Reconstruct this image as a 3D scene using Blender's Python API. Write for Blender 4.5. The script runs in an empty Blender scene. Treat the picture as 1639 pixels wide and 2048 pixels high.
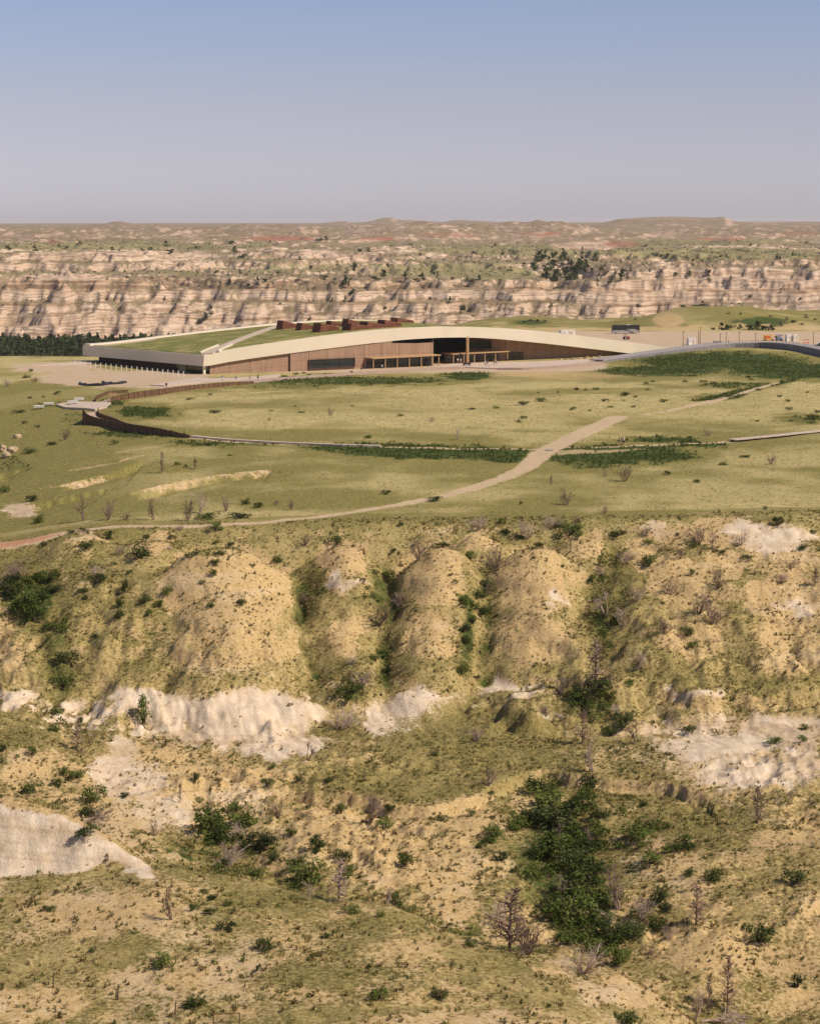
import bpy, bmesh, math, random
import numpy as np
from mathutils import Vector, Matrix

# ------------------------------------------------------------------ camera, sky, sun, exposure
F = 4080.0            # focal length in photo pixels (photo 1639 x 2048)
CX, HY = 819.5, 440.0 # principal column, eye-level row
CAMZ = 50.0
sc = bpy.context.scene
C = sc.collection
cd = bpy.data.cameras.new('camera')
cam = bpy.data.objects.new('camera', cd); C.objects.link(cam)
cam.location = (0, 0, CAMZ); cam.rotation_euler = (math.radians(90), 0, 0)
cd.sensor_fit = 'VERTICAL'; cd.sensor_height = 36.0
cd.lens = 36.0 * F / 2048.0
cd.shift_y = -(1024 - HY) / 2048.0
cd.clip_start = 1.0; cd.clip_end = 60000.0
sc.camera = cam

SUN_EL = 46.0
SUN_AZ = 112.0        # clockwise from straight ahead: to the right and a little behind the camera
world = bpy.data.worlds.new('World'); sc.world = world; world.use_nodes = True
wn = world.node_tree; wn.nodes.clear()
wo = wn.nodes.new('ShaderNodeOutputWorld'); wb = wn.nodes.new('ShaderNodeBackground')
sky = wn.nodes.new('ShaderNodeTexSky'); sky.sky_type = 'NISHITA'; sky.sun_disc = False
sky.sun_elevation = math.radians(SUN_EL); sky.sun_rotation = math.radians(SUN_AZ)
sky.altitude = 700; sky.air_density = 1.0; sky.dust_density = 0.6; sky.ozone_density = 2.2
wb.inputs['Strength'].default_value = 0.082
tint = wn.nodes.new('ShaderNodeMix'); tint.data_type = 'RGBA'; tint.blend_type = 'MULTIPLY'; tint.inputs[0].default_value = 1.0
# the summer haze near the horizon is a little more lilac than the clear-air model
tc = wn.nodes.new('ShaderNodeTexCoord'); tz = wn.nodes.new('ShaderNodeSeparateXYZ'); tr_ = wn.nodes.new('ShaderNodeValToRGB')
wn.links.new(tc.outputs['Generated'], tz.inputs[0]); wn.links.new(tz.outputs[2], tr_.inputs[0]); wn.links.new(tr_.outputs[0], tint.inputs[7])
for _i, (_p, _c) in enumerate([(0.0, (1.03, 1.02, 1.45)), (0.054, (1.16, 0.945, 1.14)), (0.105, (1.15, 1.01, 1.16)), (0.2, (1.15, 1.0, 1.02))]):
    _e = tr_.color_ramp.elements[_i] if _i < 2 else tr_.color_ramp.elements.new(_p)
    _e.position = _p; _e.color = (*_c, 1)
wn.links.new(sky.outputs[0], tint.inputs[6]); wn.links.new(tint.outputs[2], wb.inputs[0]); wn.links.new(wb.outputs[0], wo.inputs[0])

sl = bpy.data.lights.new('sun', 'SUN'); sl.energy = 4.75; sl.angle = math.radians(0.53); sl.color = (1.0, 0.89, 0.73)
sun = bpy.data.objects.new('sun', sl); C.objects.link(sun)
_az, _el = math.radians(SUN_AZ), math.radians(SUN_EL)
sdir = Vector((math.sin(_az) * math.cos(_el), math.cos(_az) * math.cos(_el), math.sin(_el)))
sun.rotation_euler = sdir.to_track_quat('Z', 'Y').to_euler()
sun.location = (200, -200, 400)

vs = sc.view_settings
vs.view_transform = 'Standard'; vs.look = 'None'; vs.exposure = 0.0; vs.gamma = 1.0; vs.use_curve_mapping = False
sc.cycles.max_bounces = 5; sc.cycles.diffuse_bounces = 3; sc.cycles.volume_bounces = 1
sc.cycles.use_denoising = True

rng = np.random.default_rng(7); random.seed(7)

# ------------------------------------------------------------------ numeric helpers
_P = np.random.default_rng(3).permutation(512).astype(np.int64)
_G = np.stack([np.cos(np.arange(16) * math.pi / 8), np.sin(np.arange(16) * math.pi / 8)], 1)
def perlin(x, y, seed=0):
    xi = np.floor(x).astype(np.int64); yi = np.floor(y).astype(np.int64)
    xf = x - xi; yf = y - yi
    u = xf * xf * xf * (xf * (xf * 6 - 15) + 10); v = yf * yf * yf * (yf * (yf * 6 - 15) + 10)
    def g(ix, iy, dx, dy):
        h = _P[(_P[(ix + seed * 37) & 511] + iy + seed * 101) & 511] & 15
        return _G[h, 0] * dx + _G[h, 1] * dy
    a = g(xi, yi, xf, yf); b = g(xi + 1, yi, xf - 1, yf)
    c = g(xi, yi + 1, xf, yf - 1); d = g(xi + 1, yi + 1, xf - 1, yf - 1)
    return (a + u * (b - a) + v * ((c + u * (d - c)) - (a + u * (b - a)))) * 1.5
def fbm(x, y, n=4, seed=0, gain=0.5, lac=2.03):
    s = 0; a = 1.0; t = 0
    for i in range(n):
        s = s + a * perlin(x, y, seed + i); t += a; a *= gain; x = x * lac; y = y * lac
    return s / t
def ridged(x, y, n=4, seed=0):
    s = 0; a = 1.0; t = 0
    for i in range(n):
        s = s + a * (1 - np.abs(perlin(x, y, seed + i)) * 2); t += a; a *= 0.5; x = x * 2.07; y = y * 2.07
    return s / t
def sstep(a, b, x):
    t = np.clip((x - a) / (b - a), 0, 1); return t * t * (3 - 2 * t)
def smax(a, b, k):
    h = np.clip(0.5 + 0.5 * (a - b) / k, 0, 1); return b + (a - b) * h + k * h * (1 - h)
def pt(px, py, D):
    return np.array([(px - CX) / F * D, D, CAMZ - (py - HY) / F * D])
def seg_dist(X, Y, a, b):
    ab = b - a; L = float(ab @ ab) + 1e-9
    t = np.clip(((X - a[0]) * ab[0] + (Y - a[1]) * ab[1]) / L, 0, 1)
    return np.hypot(X - a[0] - t * ab[0], Y - a[1] - t * ab[1]), t

# ------------------------------------------------------------------ terrain: grid in (u = x / distance, distance)
def dspan(a, b, n, geo=False):
    return (np.geomspace(a, b, n, endpoint=False) if geo else np.linspace(a, b, n, endpoint=False))
ROWS = np.concatenate([dspan(4, 130, 24, True), dspan(130, 152, 20), dspan(152, 318, 430), dspan(318, 560, 150, True), dspan(560, 950, 110, True),
                       dspan(950, 1950, 60, True), dspan(1950, 2800, 215), dspan(2800, 5200, 130, True), dspan(5200, 16000, 150, True),
                       np.geomspace(16000, 40000, 12)])
UFINE = np.arange(-0.232, 0.2321, 0.0008)
_uo = 0.232 + np.cumsum(np.geomspace(0.0012, 0.05, 36))
UCOL = np.concatenate([-_uo[::-1], UFINE, _uo])
NR, NC = len(ROWS), len(UCOL)
PXC = CX + F * UCOL
PT = np.arange(-6000, 8000, 5.0)

def zrow(D, pts):        # pts: (px, z) at constant distance
    p = sorted(pts); return [(a, D, z) for a, z in p]
def prow(D, pts):        # pts: (px, py) seen on screen at distance D (or (px, py, D))
    out = []
    for q in sorted(pts):
        d = q[2] if len(q) > 2 else D
        out.append((q[0], d, CAMZ - (q[1] - HY) / F * d))
    return out
R = []
R.append((zrow(4, [(0, 47.5)]), 0))
R.append((zrow(25, [(0, 32)]), 0))
R.append((zrow(70, [(0, 8)]), 0))
R.append((zrow(115, [(0, -2), (800, -3), (1639, -8)]), 40))
R.append((zrow(150, [(-300, -11), (0, -10.4), (400, -9.6), (800, -9.3), (1100, -9.7), (1340, -12.5), (1639, -16)]), 40))
R.append((prow(180, [(-300, 1700, 192), (0, 1740, 188), (150, 1738, 187), (300, 1738, 185), (430, 1762, 183), (640, 1800, 180), (800, 1824, 177), (900, 1866, 175),
                     (1000, 1900, 173), (1100, 1924, 172), (1230, 1962, 169), (1340, 2030, 165), (1500, 2130, 161), (1700, 2180, 158)]), 18))
R.append(([(-300, 215, -16), (0, 212, -17), (300, 207, -18.5), (500, 209, -20.6), (700, 202, -20.8), (900, 199, -21.3), (1100, 198, -22.2), (1230, 199, -22.4), (1420, 186, -23.5), (1639, 178, -24), (1900, 176, -23)], 25))
R.append((zrow(222, [(-300, -17), (0, -17.6), (230, -18.6), (420, -20.2), (500, -20.4), (600, -19.3), (750, -18.9), (900, -18.9), (1000, -19.2), (1110, -21.4), (1200, -20.4), (1300, -18.9), (1500, -17.9), (1639, -17.4), (1900, -17)]), 22))
R.append((zrow(243, [(-300, -15.5), (0, -16.3), (100, -17), (230, -18.3), (400, -19.4), (480, -19.2), (600, -18.4), (900, -18.2), (1000, -18.3), (1080, -19.2), (1150, -18.5), (1300, -17.8), (1500, -16.6), (1639, -16), (1900, -15)]), 22))
R.append((zrow(262, [(-300, -14), (0, -15), (80, -15.2), (150, -16.6), (300, -17.7), (450, -18.1), (650, -17.5), (800, -17.2), (950, -17), (1150, -16.8), (1300, -16.2), (1450, -15.6), (1639, -14.6), (1900, -13)]), 25))
R.append((zrow(280, [(-300, -14), (140, -15.8), (440, -15.6), (690, -15.2), (925, -15.2), (1190, -15.4), (1450, -14), (1639, -13), (1900, -12)]), 30))
R.append((zrow(297, [(-300, -8), (90, -8.5), (600, -8.0), (760, -9.2), (940, -9.4), (1200, -9.4), (1450, -6), (1639, -5), (1900, -4)]), 30))
R.append((zrow(314, [(-400, -3), (-200, -2), (0, 0.1), (130, 1.9), (260, 2.8), (500, 3.2), (700, 3.8), (1000, 3.9), (1300, 4.3), (1639, 5), (2000, 5)]), 30))
R.append((zrow(345, [(-400, -2), (-100, -1), (60, 0.6), (200, 2.2), (350, 3.2), (600, 4.2), (1000, 4.5), (1639, 5.2)]), 40))
R.append((zrow(400, [(-400, -4), (-100, -2), (0, 0), (120, 1.8), (300, 4), (600, 5), (1000, 5), (1639, 5.6)]), 40))
R.append((zrow(465, [(-400, -3), (-100, -1), (0, 0.6), (120, 2), (300, 4.4), (600, 5), (1000, 5), (1639, 5.2)]), 40))
R.append((zrow(600, [(-400, -1), (-100, 1), (0, 1.8), (300, 2.6), (600, 2.8), (1000, 3), (1639, 3.6)]), 40))
R.append((zrow(660, [(-400, 0), (-100, 2), (0, 2.3), (300, 1.5), (600, 1.2), (900, 1.2), (1200, 1.6), (1400, 2.6), (1639, 3)]), 40))
R.append((zrow(730, [(-400, -6), (-100, 1), (60, 1.4), (200, 1.0), (600, 0.6), (900, 0.4), (1200, 0.6), (1400, 2.4), (1500, 3.0), (1639, 2)]), 40))
R.append((zrow(790, [(-400, -26), (-100, -22), (150, -16), (300, -6), (500, 0), (900, 0), (1200, 0.4), (1400, 1.0), (1639, 0.5)]), 40))
R.append((zrow(930, [(-400, -58), (200, -52), (560, -40), (760, -14), (880, -1.5), (1100, -0.4), (1639, -0.6), (2200, -1)]), 30))
R.append((prow(1060, [(-400, 730), (600, 725), (830, 690), (900, 652), (960, 640), (1040, 637), (1120, 640), (1200, 644), (1280, 640), (1350, 622), (1400, 617), (1480, 620), (1560, 630), (1639, 638), (2000, 640)]), 22))
R.append((prow(1180, [(-400, 725), (700, 720), (860, 690), (930, 664), (1040, 648), (1150, 648), (1300, 634), (1400, 620), (1500, 621), (1639, 622), (2200, 620)]), 30))
R.append((zrow(1420, [(-800, -74), (800, -74), (1639, -62), (2400, -60)]), 60))
R.append((zrow(1940, [(-800, -70), (800, -69), (1639, -60), (2400, -60)]), 60))
# river cliffs: toe, mid bench, crest
cr1 = [(-600, 565), (-60, 575), (0, 572), (60, 560), (128, 546), (200, 561), (300, 566), (380, 574), (450, 570), (560, 562), (620, 569), (720, 566), (800, 569), (900, 570), (980, 566), (1040, 566), (1090, 568),
       (1140, 556), (1190, 536), (1260, 532), (1340, 528), (1450, 527), (1560, 524), (1639, 524), (2300, 522)]
R.append((prow(1985, [(-600, 684), (0, 682), (300, 680), (600, 668), (900, 652), (1100, 650), (1300, 640), (1639, 622), (2300, 615)]), 12))
R.append((prow(2030, [(a, b * 0.45 + 0.55 * c) for (a, b), c in zip(cr1, np.interp([q[0] for q in cr1], [-600, 0, 300, 600, 900, 1100, 1300, 1639], [684, 682, 680, 668, 652, 650, 640, 622]))]), 8))
R.append((prow(2052, [(a, b * 0.62 + 0.38 * c) for (a, b), c in zip(cr1, np.interp([q[0] for q in cr1], [-600, 0, 300, 600, 900, 1100, 1300, 1639], [684, 682, 680, 668, 652, 650, 640, 622]))]), 8))
R.append((prow(2100, cr1), 6))
R.append((prow(2230, [(-600, 560), (0, 560), (128, 560), (300, 556), (420, 550), (600, 548), (760, 545), (900, 550), (1000, 552), (1060, 545), (1110, 552), (1160, 540), (1220, 526), (1350, 521), (1500, 517), (1639, 517), (2300, 515)]), 20))
R.append((prow(2400, [(-600, 545), (0, 545), (240, 542), (330, 538), (470, 540), (600, 541), (760, 532), (900, 534), (1000, 528), (1060, 530), (1110, 534), (1180, 522), (1350, 513), (1639, 512), (2300, 510)]), 20))
R.append((prow(2500, [(-600, 506), (0, 507), (90, 504), (180, 506), (260, 503), (300, 512), (345, 531), (400, 524), (440, 532), (500, 516), (580, 502), (640, 514), (690, 532), (760, 526), (840, 520), (900, 518), (960, 520), (1060, 514), (1110, 518), (1180, 512), (1350, 505), (1639, 506), (2300, 505)]), 8))
R.append((prow(2700, [(-600, 501), (0, 502), (260, 500), (345, 512), (440, 512), (580, 506), (690, 520), (760, 512), (900, 510), (1060, 506), (1350, 500), (1639, 500), (2300, 499)]), 20))
R.append((prow(3500, [(-600, 487), (0, 488), (260, 487), (460, 492), (600, 488), (760, 494), (900, 488), (1060, 494), (1350, 492), (1639, 488), (2300, 487)]), 25))
R.append((prow(4300, [(-600, 478), (0, 478), (300, 479), (500, 470), (560, 476), (700, 478), (760, 464), (900, 466), (1000, 478), (1200, 480), (1240, 474), (1350, 478), (1639, 474), (2300, 474)]), 20))
R.append((prow(5200, [(-600, 464), (0, 465), (200, 466), (440, 465), (480, 456), (560, 456), (620, 460), (730, 456), (860, 450), (960, 449), (1120, 450), (1190, 458), (1240, 468), (1400, 468), (1500, 460), (1639, 460), (2300, 462)]), 8))
R.append((prow(6000, [(-600, 462), (0, 463), (800, 462), (1200, 466), (1639, 463), (2300, 462)]), 40))
R.append((prow(8200, [(-600, 452), (0, 453), (160, 452), (210, 448), (225, 444), (240, 443), (262, 447), (300, 451), (500, 452), (800, 452), (1180, 452), (1212, 444), (1236, 438), (1300, 435), (1350, 433), (1420, 436), (1450, 434), (1462, 442), (1520, 448), (1580, 446), (1639, 448), (2300, 450)]), 5))
R.append((prow(9500, [(-600, 454), (0, 455), (800, 454), (1330, 446), (1639, 453), (2300, 453)]), 40))
R.append((prow(12500, [(-600, 448), (0, 448), (300, 447), (640, 447), (688, 442), (706, 446), (736, 444), (756, 438), (778, 435), (796, 440), (860, 443), (884, 445), (912, 440), (935, 441), (968, 443), (1010, 445), (1130, 446), (1639, 444), (2300, 446)]), 4))
R.append((prow(16000, [(-600, 447), (800, 447), (1550, 443), (2300, 445)]), 40))
R.append((zrow(40000, [(0, -60)]), 0))

tabD, tabZ = [], []
for pts, sg in R:
    p = np.array(pts, float)
    d = np.interp(PT, p[:, 0], p[:, 1]); z = np.interp(PT, p[:, 0], p[:, 2])
    if sg:
        n = max(1, int(sg * 3 / 5)); k = np.exp(-0.5 * (np.arange(-n, n + 1) * 5.0 / sg) ** 2); k /= k.sum()
        d = np.convolve(np.pad(d, n, 'edge'), k, 'valid'); z = np.convolve(np.pad(z, n, 'edge'), k, 'valid')
    tabD.append(np.interp(PXC, PT, d)); tabZ.append(np.interp(PXC, PT, z))
tabD = np.array(tabD); tabZ = np.array(tabZ)          # (rows, columns)
for k in range(1, len(tabD)): tabD[k] = np.maximum(tabD[k], tabD[k - 1] + 1.0)

def pchip(x, y, xq):
    h = np.diff(x); dl = np.diff(y) / h
    m = np.zeros_like(y); w1 = 2 * h[1:] + h[:-1]; w2 = h[1:] + 2 * h[:-1]
    ok = dl[:-1] * dl[1:] > 0
    with np.errstate(divide='ignore', invalid='ignore'):
        m[1:-1] = np.where(ok, (w1 + w2) / (w1 / dl[:-1] + w2 / dl[1:]), 0)
    i = np.clip(np.searchsorted(x, xq) - 1, 0, len(x) - 2); t = (xq - x[i]) / h[i]
    t2 = t * t; t3 = t2 * t
    return (2 * t3 - 3 * t2 + 1) * y[i] + (t3 - 2 * t2 + t) * h[i] * m[i] + (-2 * t3 + 3 * t2) * y[i + 1] + (t3 - t2) * h[i] * m[i + 1]

GX = UCOL[None, :] * ROWS[:, None]; GY = np.repeat(ROWS[:, None], NC, 1)
# buttresses and side gullies of the cliffs: the distance at which the profile is read is shifted sideways-varying
_w = np.zeros_like(GX)
_m = sstep(1960, 2000, GY) * (1 - sstep(2150, 2420, GY))
_w += _m * (26 * (ridged(GX / 110, GY / 160, 3, 11) - 0.45) + 15 * (ridged(GX / 38, GY / 60, 3, 17) - 0.4))
_m = sstep(2400, 2450, GY) * (1 - sstep(2540, 2750, GY))
_w += _m * (45 * (ridged(GX / 120, GY / 260, 3, 23) - 0.45) + 16 * (ridged(GX / 40, GY / 90, 3, 27) - 0.4))
_m = sstep(3300, 4000, GY) * (1 - sstep(15000, 16000, GY))
_w += _m * GY * 0.03 * (ridged(GX / 420, GY / 1500, 4, 31) - 0.45)
_m = sstep(240, 262, GY) * (1 - sstep(296, 312, GY))
_w += _m * 1.0 * fbm(GX / 12, GY / 12, 3, 41)
GZ = np.empty_like(GX)
for j in range(NC):
    GZ[:, j] = pchip(tabD[:, j], tabZ[:, j], np.clip(ROWS + _w[:, j], 4, 40000))

def spur(pts, slope, r, k=1.2, pad=45):
    P = [pt(*p) for p in pts]
    xs = [p[0] for p in P]; ys = [p[1] for p in P]
    i0, i1 = np.searchsorted(ROWS, [min(ys) - pad, max(ys) + pad])
    X = GX[i0:i1]; Y = GY[i0:i1]
    sel = (X > min(xs) - pad) & (X < max(xs) + pad)
    X = X[sel]; Y = Y[sel]
    wob = 1 + 0.24 * fbm(X / 10, Y / 10, 3, 51) + 0.07 * fbm(X / 2.4, Y / 2.4, 3, 55)
    best = np.full(X.shape, -1e9)
    segs = list(zip(P[:-1], P[1:])) if len(P) > 1 else [(P[0], P[0] + np.array([0.01, 0, 0]))]
    for a, b in segs:
        d, t = seg_dist(X, Y, a[:2], b[:2])
        d = d * wob
        z = a[2] + t * (b[2] - a[2]) - (np.sqrt(d * d + r * r) - r) * slope
        best = np.maximum(best, z)
    blk = GZ[i0:i1]; blk[sel] = smax(blk[sel], best, k)
SPURS = [
    ([(440, 1096, 297), (452, 1180, 290), (455, 1290, 281), (470, 1385, 273.5), (480, 1440, 270)], 1.35, 12),
    ([(350, 1230, 288), (320, 1300, 281.5), (270, 1380, 275)], 1.2, 6.0),
    ([(540, 1300, 282), (570, 1390, 274.5)], 1.2, 6.0),
    ([(690, 1092, 303), (700, 1150, 297)], 1.2, 4), ([(690, 1265, 286), (700, 1330, 280)], 1.2, 4),
    ([(882, 1097, 300), (878, 1170, 294), (858, 1285, 284), (842, 1370, 277), (838, 1430, 272)], 1.25, 5.0),
    ([(1072, 1096, 300), (1082, 1190, 292), (1066, 1290, 284), (1020, 1366, 278)], 1.35, 7.5),
    ([(1350, 1120, 299), (1372, 1200, 292), (1395, 1290, 285), (1430, 1390, 276), (1470, 1450, 271)], 1.2, 9),
    ([(1270, 1240, 291), (1290, 1330, 282)], 1.0, 4.0),
    ([(1590, 1150, 297), (1570, 1230, 291), (1580, 1330, 282), (1560, 1420, 274)], 1.2, 10),
    ([(-70, 1175, 294), (-60, 1290, 284), (-40, 1380, 275)], 1.3, 9),
    ([(952, 1067, 306)], 1.2, 3.4), ([(1165, 1078, 306)], 1.1, 4), ([(1268, 1096, 304)], 1.1, 3.6),
    ([(170, 1070, 309)], 0.5, 2.4), ([(310, 1080, 306)], 0.5, 2.6),
    ([(1400, 1060, 309), (1560, 1035, 312)], 0.4, 3.0), ([(1450, 1118, 304)], 0.5, 3.0),
    ([(1360, 1490, 266), (1480, 1520, 262), (1600, 1540, 258)], 0.5, 4.0),
    ([(220, 1440, 268), (190, 1520, 256), (260, 1610, 243)], 0.6, 2.2, 0.8), ([(80, 1520, 256), (60, 1580, 246)], 0.5, 3.0),
    ([(-200, 1545, 203), (0, 1588, 196), (120, 1624, 193), (180, 1662, 190.5), (300, 1742, 186)], 0.78, 1.2, 0.4),
    ([(540, 1600, 242), (620, 1660, 232), (640, 1740, 221)], 0.55, 2.0, 0.8),
    ([(760, 1610, 239), (715, 1690, 227), (770, 1760, 218)], 0.6, 1.8, 0.8), ([(900, 1640, 235), (900, 1720, 225), (960, 1810, 214)], 0.6, 2.0, 0.8),
    ([(1010, 1600, 240), (1000, 1660, 232)], 0.6, 1.5, 0.6), ([(1250, 1640, 234), (1330, 1720, 223)], 0.45, 2.5),
    ([(1480, 1830, 206), (1420, 1900, 198)], 0.4, 4.0), ([(1600, 1650, 231), (1500, 1700, 225)], 0.35, 5.0),
    ([(380, 1560, 248), (300, 1600, 243)], 0.5, 2.0, 0.8),
]
for s in SPURS: spur(*s)

# small cut banks: ground drops on the near side of a line
def scarp(pts, depth, run):
    P = [pt(*p) for p in pts]
    ys = [p[1] for p in P]
    i0, i1 = np.searchsorted(ROWS, [min(ys) - run * 4, max(ys) + 6])
    X = GX[i0:i1]; Y = GY[i0:i1]; best = np.full(X.shape, 1e9); sgn = np.zeros(X.shape)
    for a, b in zip(P[:-1], P[1:]):
        d, t = seg_dist(X, Y, a[:2], b[:2])
        s = Y - (a[1] + t * (b[1] - a[1])) + (1.6 * fbm(X / 5.0, Y / 5.0, 4, 61) if depth > 2.5 else 0.5 * fbm(X / 2.0, Y / 2.0, 2, 61))
        m = d < best; best = np.where(m, d, best); sgn = np.where(m, s, sgn)
    ends = sstep(0, 5, 8 - np.where((X < min(p[0] for p in P)) | (X > max(p[0] for p in P)), best, 0) * 3)
    dm = np.clip(0.55 + 1.5 * fbm(X / 9.0, Y / 9.0, 3, 67), 0.05, 1.0) if depth > 2.5 else 1.0
    GZ[i0:i1] -= dm * depth * sstep(0.3, -0.3, sgn) * np.exp(-np.maximum(-sgn, 0) / run) * ends * (best < run * 5)
SCARPS = [([(288, 976, 353), (360, 958, 362), (430, 948, 367), (540, 942, 371)], 1.6, 4), ([(85, 970, 354), (215, 958, 361)], 1.2, 3.5), ([(140, 936, 372), (230, 922, 381), (290, 906, 391)], 1.3, 3.5),
          ([(560, 1590, 245), (620, 1593, 244), (700, 1604, 242.5), (760, 1622, 239), (860, 1634, 237), (950, 1606, 241), (1040, 1554, 251), (1100, 1545, 252.5), (1135, 1565, 249), (1200, 1575, 247.5), (1330, 1592, 245), (1410, 1622, 240)], 1.5, 6),
          ([(700, 1640, 234), (780, 1640, 234), (860, 1652, 232)], 1.4, 3), ([(0, 895, 400), (40, 893, 402)], 1.8, 4)]
for s in SCARPS: scarp(*s)

# roughness
GPX0 = CX + F * GX / GY
_near = 1 - sstep(300, 330, GY)
_rough = _near * (0.35 + 0.65 * sstep(300, 285, GY)) + (1 - _near) * (1 - sstep(560, 620, GY)) * 0.5
_lot = sstep(560, 640, GY) * (1 - sstep(940, 980, GY))
GZ += _rough * (0.7 * fbm(GX / 14, GY / 14, 4, 71) + 0.22 * fbm(GX / 3.2, GY / 3.2, 4, 77))
_knob = _near * (sstep(262, 250, GY) * sstep(196, 206, GY)) * np.clip(0.35 + 1.3 * fbm(GX / 30, GY / 30, 2, 83), 0, 1)
GZ += _knob * (2.0 * (ridged(GX / 8, GY / 8, 4, 87) - 0.5) + 0.7 * (ridged(GX / 2.6, GY / 2.6, 3, 89) - 0.5))
_face = sstep(316, 306, GY) * sstep(256, 266, GY)
GZ -= _face * 0.2 * np.abs(fbm(GX / 2.8 + 0.1 * GY, GY / 5.5, 4, 91)) * 2
GZ += _face * 0.2 * np.sin(GZ * 2 * math.pi / 3.1 + 1.5 * fbm(GX / 20, GY / 20, 2, 93))
_ril = np.maximum(sstep(255, 260, GY) * (1 - sstep(276, 281, GY)), sstep(184, 187, GY) * (1 - sstep(196, 199, GY)) * (GPX0 < 340))
GZ -= _ril * np.where(GY < 210, 0.12, 0.26) * np.abs(fbm(GX / 1.7 + 0.25 * GY, GY / 5.0, 4, 97)) * 2
_mid = sstep(950, 1000, GY) * (1 - sstep(1300, 1400, GY))
GZ += _mid * 3.0 * fbm(GX / 60, GY / 60, 4, 95)
_cl = sstep(1975, 2010, GY) * (1 - sstep(2700, 3000, GY))
GZ += _cl * (9.0 * (ridged(GX / 34, GY / 60, 4, 101) - 0.5) + 6.0 * fbm(GX / 70, GY / 70, 3, 105))
_far = sstep(2800, 3600, GY) * (1 - 0.85 * sstep(6000, 8000, GY)) * (1 - sstep(13000, 15000, GY))
GZ += _far * (GY / 5000) * (13.0 * (ridged(GX / 170, GY / 330, 5, 111) - 0.5) + 8.0 * fbm(GX / 420, GY / 700, 4, 117))
_t = GZ / 11.0 + 0.35 * fbm(GX / 130, GY / 130, 3, 131); _k = np.floor(_t); _z = (_k + sstep(0.4, 0.95, _t - _k)) * 11.0 - (_t * 11.0 - GZ)
GZ += sstep(1985, 2010, GY) * (1 - sstep(2560, 2800, GY)) * 0.7 * (_z - GZ)
_t = np.clip(0.5 + 1.15 * fbm(GX / 240, GY / 430, 4, 121), 0, 1) * 3; _k = np.floor(_t); _t = (_k + sstep(0.45, 0.8, _t - _k)) / 3
GZ += sstep(2250, 2700, GY) * (1 - sstep(5600, 7200, GY)) * 15.0 * (GY / 3500) ** 0.7 * (_t - 0.42)
# outside the frame the ground drops away beside the plateau only gently
GPX = CX + F * GX / GY; GPY = HY + F * (CAMZ - GZ) / GY

def ground_z(x, y):
    u = x / y; j = min(max(int(np.searchsorted(UCOL, u)) - 1, 0), NC - 2); i = min(max(int(np.searchsorted(ROWS, y)) - 1, 0), NR - 2)
    a = (u - UCOL[j]) / (UCOL[j + 1] - UCOL[j]); b = (y - ROWS[i]) / (ROWS[i + 1] - ROWS[i])
    return float((GZ[i, j] * (1 - a) + GZ[i, j + 1] * a) * (1 - b) + (GZ[i + 1, j] * (1 - a) + GZ[i + 1, j + 1] * a) * b)
def hit(px, py, dmin=140, dmax=15000):
    """world point where the line of sight through a photo pixel first meets the ground"""
    u = (px - CX) / F; j = min(max(int(np.searchsorted(UCOL, u)) - 1, 0), NC - 2); a = (u - UCOL[j]) / (UCOL[j + 1] - UCOL[j])
    z = GZ[:, j] * (1 - a) + GZ[:, j + 1] * a
    ray = CAMZ - (py - HY) / F * ROWS
    i0 = int(np.searchsorted(ROWS, dmin)); i1 = int(np.searchsorted(ROWS, dmax))
    ok = np.nonzero(z[i0:i1] >= ray[i0:i1])[0]
    if len(ok) == 0: return None
    i = i0 + int(ok[0])
    if i == 0: y = ROWS[0]
    else:
        d0 = z[i - 1] - ray[i - 1]; d1 = z[i] - ray[i]
        t = 0 if d1 == d0 else -d0 / (d1 - d0); y = ROWS[i - 1] + np.clip(t, 0, 1) * (ROWS[i] - ROWS[i - 1])
    return Vector((u * y, y, ground_z(u * y, y)))

# ------------------------------------------------------------------ material zones on the ground
WPX = GPX + np.where(GY < 950, 46, 10) * fbm(GX / (GY * 0.010), GY / (GY * 0.010) + np.log(GY) * 60, 5, 201)
WPY = GPY + np.where(GY < 320, 36, np.where(GY < 950, 9, 4)) * fbm(GX / (GY * 0.012) + 40, np.log(GY) * 75, 5, 207)
def ell(m, lst, dlim=(140, 960), val=1.0, mode='max', edge=(1.3, 0.45)):
    rows = slice(int(np.searchsorted(ROWS, dlim[0])), int(np.searchsorted(ROWS, dlim[1])))
    for (cx, cy, rx, ry, *v) in lst:
        d = ((WPX[rows] - cx) / rx) ** 2 + ((WPY[rows] - cy) / ry) ** 2
        w = sstep(edge[0], edge[1], np.sqrt(d)) * (v[0] if v else val)
        m[rows] = np.maximum(m[rows], w) if mode == 'max' else m[rows] * (1 - w)
def wline(pix, dmin=140):
    out = []
    for p in pix:
        h = hit(p[0], p[1], dmin)
        out.append((np.array([h.x, h.y]), p[2] if len(p) > 2 else None))
    return out
def stroke(m, pix, width, soft=0.9, val=1.0, dmin=140, wob=0.6):
    P = wline(pix, dmin); xs = [p[0][0] for p in P]; ys = [p[0][1] for p in P]
    i0, i1 = np.searchsorted(ROWS, [min(ys) - 12, max(ys) + 12])
    X = GX[i0:i1]; Y = GY[i0:i1]; best = np.full(X.shape, 1e9)
    nz = wob * fbm(X / 3.0, Y / 3.0, 3, 211)
    for (a, wa), (b, wb_) in zip(P[:-1], P[1:]):
        d, t = seg_dist(X, Y, a, b)
        w = width if wa is None else wa + t * ((wb_ if wb_ is not None else wa) - wa)
        best = np.minimum(best, d - w / 2)
    m[i0:i1] = np.maximum(m[i0:i1], val * sstep(soft, -soft * 0.5, best + nz))
dzr, dzc = np.gradient(GZ)
SLO = np.hypot(np.gradient(GZ, axis=0) / np.gradient(GY, axis=0), np.gradient(GZ, axis=1) / np.gradient(GX, axis=1))
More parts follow.
